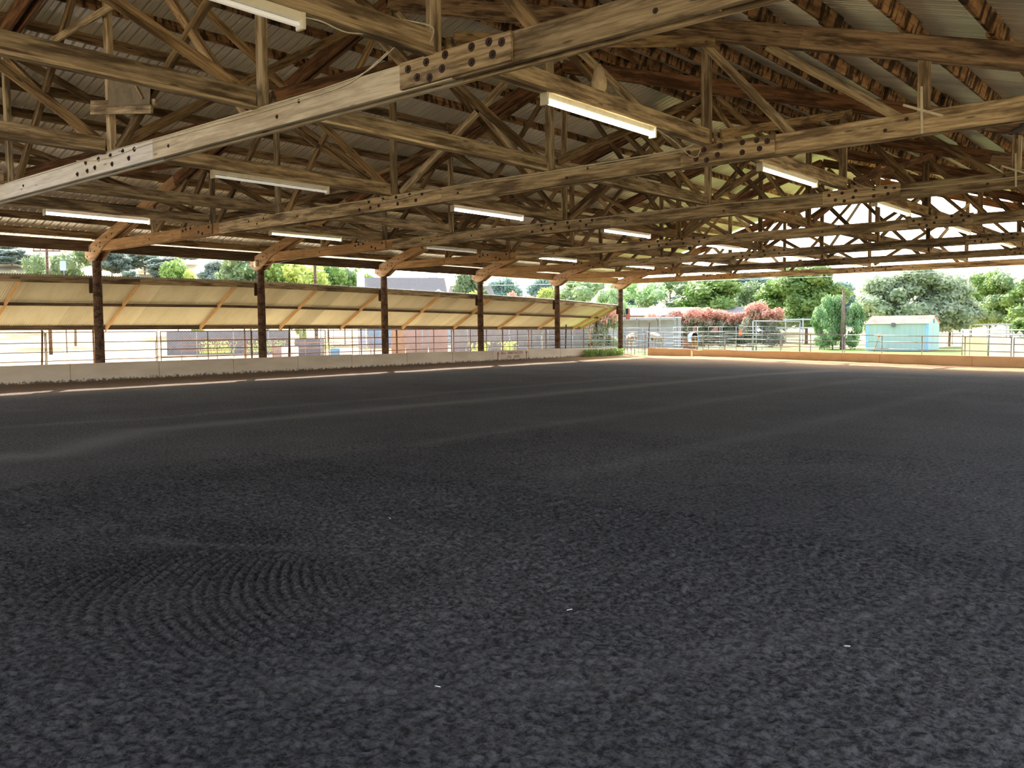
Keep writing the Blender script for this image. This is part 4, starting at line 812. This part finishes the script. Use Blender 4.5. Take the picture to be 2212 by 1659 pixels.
# ------------------------------------------------------------------ horses (skin-grown bodies)
def skin_body(name, pts, edges, m, mw, parent=None, sub=2):
    me = bpy.data.meshes.new(name); me.from_pydata([p[:3] for p in pts], edges, []); o = bpy.data.objects.new(name, me); COL.objects.link(o)
    sk = o.modifiers.new('s', 'SKIN'); o.modifiers.new('b', 'SUBSURF').levels = sub
    for i, p in enumerate(pts): r_ = p[3]; me.skin_vertices[0].data[i].radius = (r_, p[4] if len(p) > 4 else r_)
    me.skin_vertices[0].data[0].use_root = True
    dg = bpy.context.evaluated_depsgraph_get(); nm = bpy.data.meshes.new_from_object(o.evaluated_get(dg)); bpy.data.objects.remove(o)
    nm.materials.clear(); nm.materials.append(m)
    for p in nm.polygons: p.use_smooth = True
    q = mesh_obj(name, nm, parent, mw); reg(q, mw); return q
def horse(label, x, y, rot, coat, mane, blanket=None):
    mw = Matrix.Translation((x, y, -.22)) @ Matrix.Rotation(rot, 4, 'Z'); t = thing('horse', label, 'horse', (x, y, -.22))
    P = [(-.55, 0, 1.22, .27), (0, 0, 1.18, .31), (.5, 0, 1.22, .27), (.85, 0, 1.38, .17), (1.15, 0, 1.35, .12), (1.45, 0, 1.12, .12), (1.72, 0, .85, .075)]; E = [(0, 1), (1, 2), (2, 3), (3, 4), (4, 5), (5, 6)]
    for s in (-1, 1):
        b = len(P); P += [(-.62, s*.17, 1.05, .17), (-.52, s*.18, .78, .1), (-.72, s*.18, .48, .055), (-.66, s*.18, .12, .045), (-.62, s*.18, .02, .06)]; E += [(0, b), (b, b+1), (b+1, b+2), (b+2, b+3), (b+3, b+4)]
        b = len(P); P += [(.52, s*.16, .98, .12), (.52, s*.16, .7, .07), (.52, s*.16, .45, .055), (.52, s*.16, .12, .042), (.55, s*.16, .02, .058)]; E += [(2, b), (b, b+1), (b+1, b+2), (b+2, b+3), (b+3, b+4)]
    skin_body('body', P, E, coat, mw, t)
    skin_body('tail', [(-.82, 0, 1.3, .05), (-.95, 0, 1.0, .07), (-.93, 0, .6, .05), (-.9, 0, .4, .02)], [(0, 1), (1, 2), (2, 3)], mane, mw, t, 1)
    for s in (-1, 1): skin_body('ear', [(1.17, s*.07, 1.45, .03), (1.15, s*.09, 1.58, .01)], [(0, 1)], coat, mw, t, 1)
    bm = bmesh.new(); add_bar(bm, (.62, 0, 1.5), (1.15, 0, 1.5), .03, .12); fill(bm, 'mane', mane, t, False, mw)
    if blanket:
        bm = bmesh.new(); n = 13; rings = []
        for xx in np.linspace(-.86, .62, 9):
            hw = .34 if xx > -.8 else .26; rings.append([bm.verts.new((xx, hw*math.sin(R(a)), 1.18+.36*math.cos(R(a)) if abs(a) <= 90 else 1.18-(abs(a)-90)/30*.22)) for a in np.linspace(-150, 150, n)])
            for v, a in zip(rings[-1], np.linspace(-150, 150, n)):
                if abs(a) > 90: v.co.y = hw*(1.02 if a > 0 else -1.02)
        for a, b in zip(rings, rings[1:]):
            for j in range(n-1): bm.faces.new((a[j], a[j+1], b[j+1], b[j]))
        bl = fill(bm, 'blanket', blanket, t, True, mw); bl['label'] = 'blue and white horse blanket'
CO1 = paint('coat_palomino', (.30, .15, .07), (.22, .10, .045), 2, .6); CO2 = paint('coat_chestnut', (.36, .16, .07), (.28, .12, .05), 2, .6); MN = paint('mane_pale', (.3, .24, .17), (.22, .17, .12), 5, .7)
ROT = math.atan2(63.6, -40.7)
horse('palomino horse with its rump to the viewer behind the pipe gate', -10.2, 63.6, ROT-.25, CO1, MN); horse('chestnut horse in a blue and white blanket inside the round pen', -5.3, 65.5, ROT+.1, CO2, CO2, paint('blanket_blue', (.16, .36, .80), (.7, .78, .9), .9, .7, thr=(.5, .62), bump=0))
horse('greyish horse partly hidden behind the palomino', -10.6, 68.5, ROT+.5, paint('coat_grey', (.26, .22, .2), (.2, .17, .15), 2, .6), MN)

# ------------------------------------------------------------------ small things
# flag hanging beside the corner post
fg = thing('hanging_flag', 'small stars and stripes flag hanging on the right of the corner post', 'flag', (.28, 46.7, 2.6))
FR = paint('flag_red', (.75, .1, .12), (.7, .08, .1), 3, .8, bump=0); FW = paint('flag_white', (.88, .88, .88), (.82, .82, .82), 3, .8, bump=0); FB = paint('flag_blue', (.06, .09, .25), (.05, .08, .2), 3, .8, bump=0)
tube('flag_pole', [(.14, 46.62, 2.2), (.2, 46.66, 3.05)], .012, IRON, fg)
for i in range(7):
    x0_ = .2+i*.045
    bm = bmesh.new(); add_box(bm, x0_, x0_+.045, 46.7, 46.706, 2.25, 2.95 if i > 3 else 2.6); fill(bm, 'stripe', FR if i % 2 == 0 else FW, fg)
bm = bmesh.new(); add_box(bm, .2, .38, 46.698, 46.708, 2.6, 2.95); fill(bm, 'canton', FB, fg)
# hanging paper nest
NEST = paint('burlap', (.50, .40, .30), (.36, .27, .19), 9, .95, bump=.5)
bm = bmesh.new(); n = 14; pr = [(-.03, 5.83), (.03, 5.8), (.07, 5.74), (.085, 5.66), (.11, 5.56), (.105, 5.46), (.07, 5.38), (.02, 5.34)]; rings = []
for r_, z in pr: rings.append([bm.verts.new((abs(r_)*1.15*math.cos(6.283*j/n)*(1+.1*noise.noise((j, z*9, 0))), abs(r_)*1.15*math.sin(6.283*j/n), z-5.6)) for j in range(n)])
for a, b in zip(rings, rings[1:]):
    for j in range(n): bm.faces.new((a[j], a[(j+1) % n], b[(j+1) % n], b[j]))
bm.faces.new(rings[0]); bm.faces.new(rings[-1]); bmesh.ops.recalc_face_normals(bm, faces=bm.faces)
o = fill(bm, 'hanging_decoy', NEST, None, True, Matrix.Translation((22.53, 11.5, 5.6))); tag(o, 'brown owl-shaped burlap lump hanging from a brace above the bright light', 'decoy')
tube('cord', [(22.53, 11.5, 5.8), (22.53, 11.5, 6.1)], .008, IRON, o)
# screened box on the nearest truss
t = thing('nest_box', 'square mesh-sided box with a board shelf fixed to the nearest truss', 'box', (16, 7.2, 5.5))
beam('shelf_board', (15.0, 7.0, 5.55), (17.1, 7.0, 5.22), .05, .14, WG, t); beam('shelf_board', (14.75, 7.12, 5.72), (17.0, 7.12, 5.36), .05, .12, WG, t)
beam('side_panel', (15.55, 7.06, 5.75), (16.95, 7.06, 5.52), .01, .5, paint('mesh_brown', (.26, .22, .17), (.18, .15, .11), 6), t)
tube('strut', [(16.3, 7.03, 5.95), (16.75, 7.03, 5.45)], .015, WTAN, t)
# pigeons
PG = paint('pigeon_grey', (.10, .10, .13), (.2, .2, .22), 6, .6); PG2 = paint('pigeon_pale', (.5, .48, .45), (.3, .3, .3), 6, .6)
for (x, y, z, rz, lb) in ((26.1, 20.13, 5.62, 2.6, 'dark pigeon perched on the third truss, left of the pair'), (26.72, 20.13, 5.43, .4, 'dark pigeon perched on the third truss, right of the pair')):
    mw = Matrix.Translation((x, y, z+.16)) @ Matrix.Rotation(rz, 4, 'Z'); t = thing('pigeon', lb, 'bird', (x, y, z))
    skin_body('body', [(-.12, 0, -.02, .035), (-.02, 0, 0, .075), (.07, 0, .04, .06), (.1, 0, .12, .035), (.12, 0, .155, .035), (.15, 0, .15, .015)], [(0, 1), (1, 2), (2, 3), (3, 4), (4, 5)], PG, mw, t, 2)
    bm = bmesh.new(); add_bar(bm, (-.1, 0, -.02), (-.28, 0, -.08), .07, .015); fill(bm, 'tail', PG, t, False, mw)
    bm = bmesh.new(); add_bar(bm, (.15, 0, .15), (.19, 0, .14), .012, .012); fill(bm, 'beak', BLACK, t, False, mw)
    for s in (-1, 1): bm = bmesh.new(); add_bar(bm, (0, s*.025, -.05), (.0, s*.025, -.16), .008, .008); fill(bm, 'leg', BLACK, t, False, mw)
# junction box, camera
o = beam('junction_box', (.02, YK(1)-.24, 4.28), (.02, YK(1)-.24, 4.5), .16, .1, WHITE, None, (0, 1, 0)); tag(o, 'small white junction box on top of the second post', 'box')
t = thing('security_camera', 'small dome camera under the fourth truss', 'camera', (15.8, YK(2)-.2, 4.4)); bm = bmesh.new(); bmesh.ops.create_icosphere(bm, subdivisions=2, radius=.07); fill(bm, 'dome', BLACK, t, True, Matrix.Translation((15.8, YK(2)-.2, 4.40))); beam('mount', (15.7, YK(2)-.2, 4.46), (15.9, YK(2)-.2, 4.46), .12, .03, WHITE, t)
# cables
def cable(label, pts, r=.009):
    P = [Vector(p) for p in pts]; sm = []
    for i in range(len(P)-1):
        a, b, c, d = P[max(i-1, 0)], P[i], P[i+1], P[min(i+2, len(P)-1)]
        for s in range(6):
            u = s/6; sm.append(.5*((2*b)+(-a+c)*u+(2*a-5*b+4*c-d)*u*u+(-a+3*b-3*c+d)*u**3))
    sm.append(P[-1]); o = tube('cable', sm, r, CABLE, None, 5); tag(o, label, 'cable')
yn = YK(-1)-.137
cable('upper white cable stapled along the nearest truss chord', [(10.0, yn, 4.79), (13, yn, 4.76), (15.3, yn, 4.80), (17.5, yn, 4.78), (20, yn, 4.77), (21.6, yn, 4.79), (22.2, yn, 4.84), (22.75, yn-.02, 5.02)])
cable('lower white cable stapled along the nearest truss chord', [(14.2, yn-.02, 4.80), (15.2, yn, 4.70), (17, yn, 4.735), (19.5, yn, 4.72), (21.4, yn, 4.73), (22.0, yn, 4.79), (22.6, yn-.02, 4.98)])
cable('white cable looping at the right splice of the nearest truss', [(23.24, YK(-1)-.75, 5.07), (23.3, YK(-1)-.45, 5.09), (23.42, YK(-1)-.24, 5.05), (23.34, YK(-1)-.19, 4.93), (23.2, YK(-1)-.19, 4.82)], .009)
y2 = YK(0)-.137
cable('white cable along the top of the second truss chord, left part', [(9, y2, 4.79), (13, y2, 4.78), (14.8, y2-.05, 4.74), (15.3, y2-.05, 4.66), (16.4, y2-.05, 4.74), (18, y2, 4.79), (20, y2, 4.77), (22.4, y2, 4.79), (23.0, y2-.05, 4.82), (23.25, y2-.06, 4.97)])
cable('lower white cable along the second truss chord', [(18.2, y2, 4.74), (20, y2, 4.72), (22.3, y2, 4.74), (22.9, y2-.06, 4.76), (23.2, y2-.06, 4.93)], .007)
cable('white cord drooping from the nearest lit strip light to the second truss', [(23.3, 11.95, 4.78), (23.2, 12.7, 4.72), (23.1, 13.3, 4.62), (23.15, 13.5, 4.60), (23.2, 13.55, 4.72)])
cable('white cord drooping from the overhead strip light to the nearest truss', [(23.3, 5.33, 4.76), (23.3, 5.55, 4.775), (23.29, 5.85, 4.75), (23.3, 6.1, 4.79)], .009)
y3 = YK(1)-.14
cable('white cable sagging along the third truss chord', [(12, y3, 4.79), (16, y3, 4.77), (20, y3, 4.78), (22.9, y3-.02, 4.74), (23.3, y3-.05, 5.05), (23.9, y3-.1, 4.75), (25, y3, 4.66), (27.5, y3, 4.70), (30, y3, 4.78)])
cable('thin white cord sagging under the second truss by the second post', [(.3, YK(1)-.2, 4.32), (1.6, YK(1)-.2, 4.36), (3, YK(1)-.2, 4.46)], .007)
# scattered straws and pebbles on the floor
bits = [(27.55, 2.85, 'beside the low drag ridge in the middle foreground'), (27.4, 4.1, 'in the middle of the near floor'), (29.2, 3.1, 'in the right foreground'), (24.6, 5.2, 'just beyond the curved rake grooves'), (28.9, 4.6, 'on the right side of the near floor')]
for i, (x, y, lb) in enumerate(bits):
    z = floor_h(x, y)+.012
    o = tube('straw', [(x, y, z), (x+.035*math.cos(i), y+.035*math.sin(i), z+.004)], .0022, FW, None, 5); tag(o, 'tiny pale straw on the dark dirt '+lb, 'straw', 'straws on the floor')
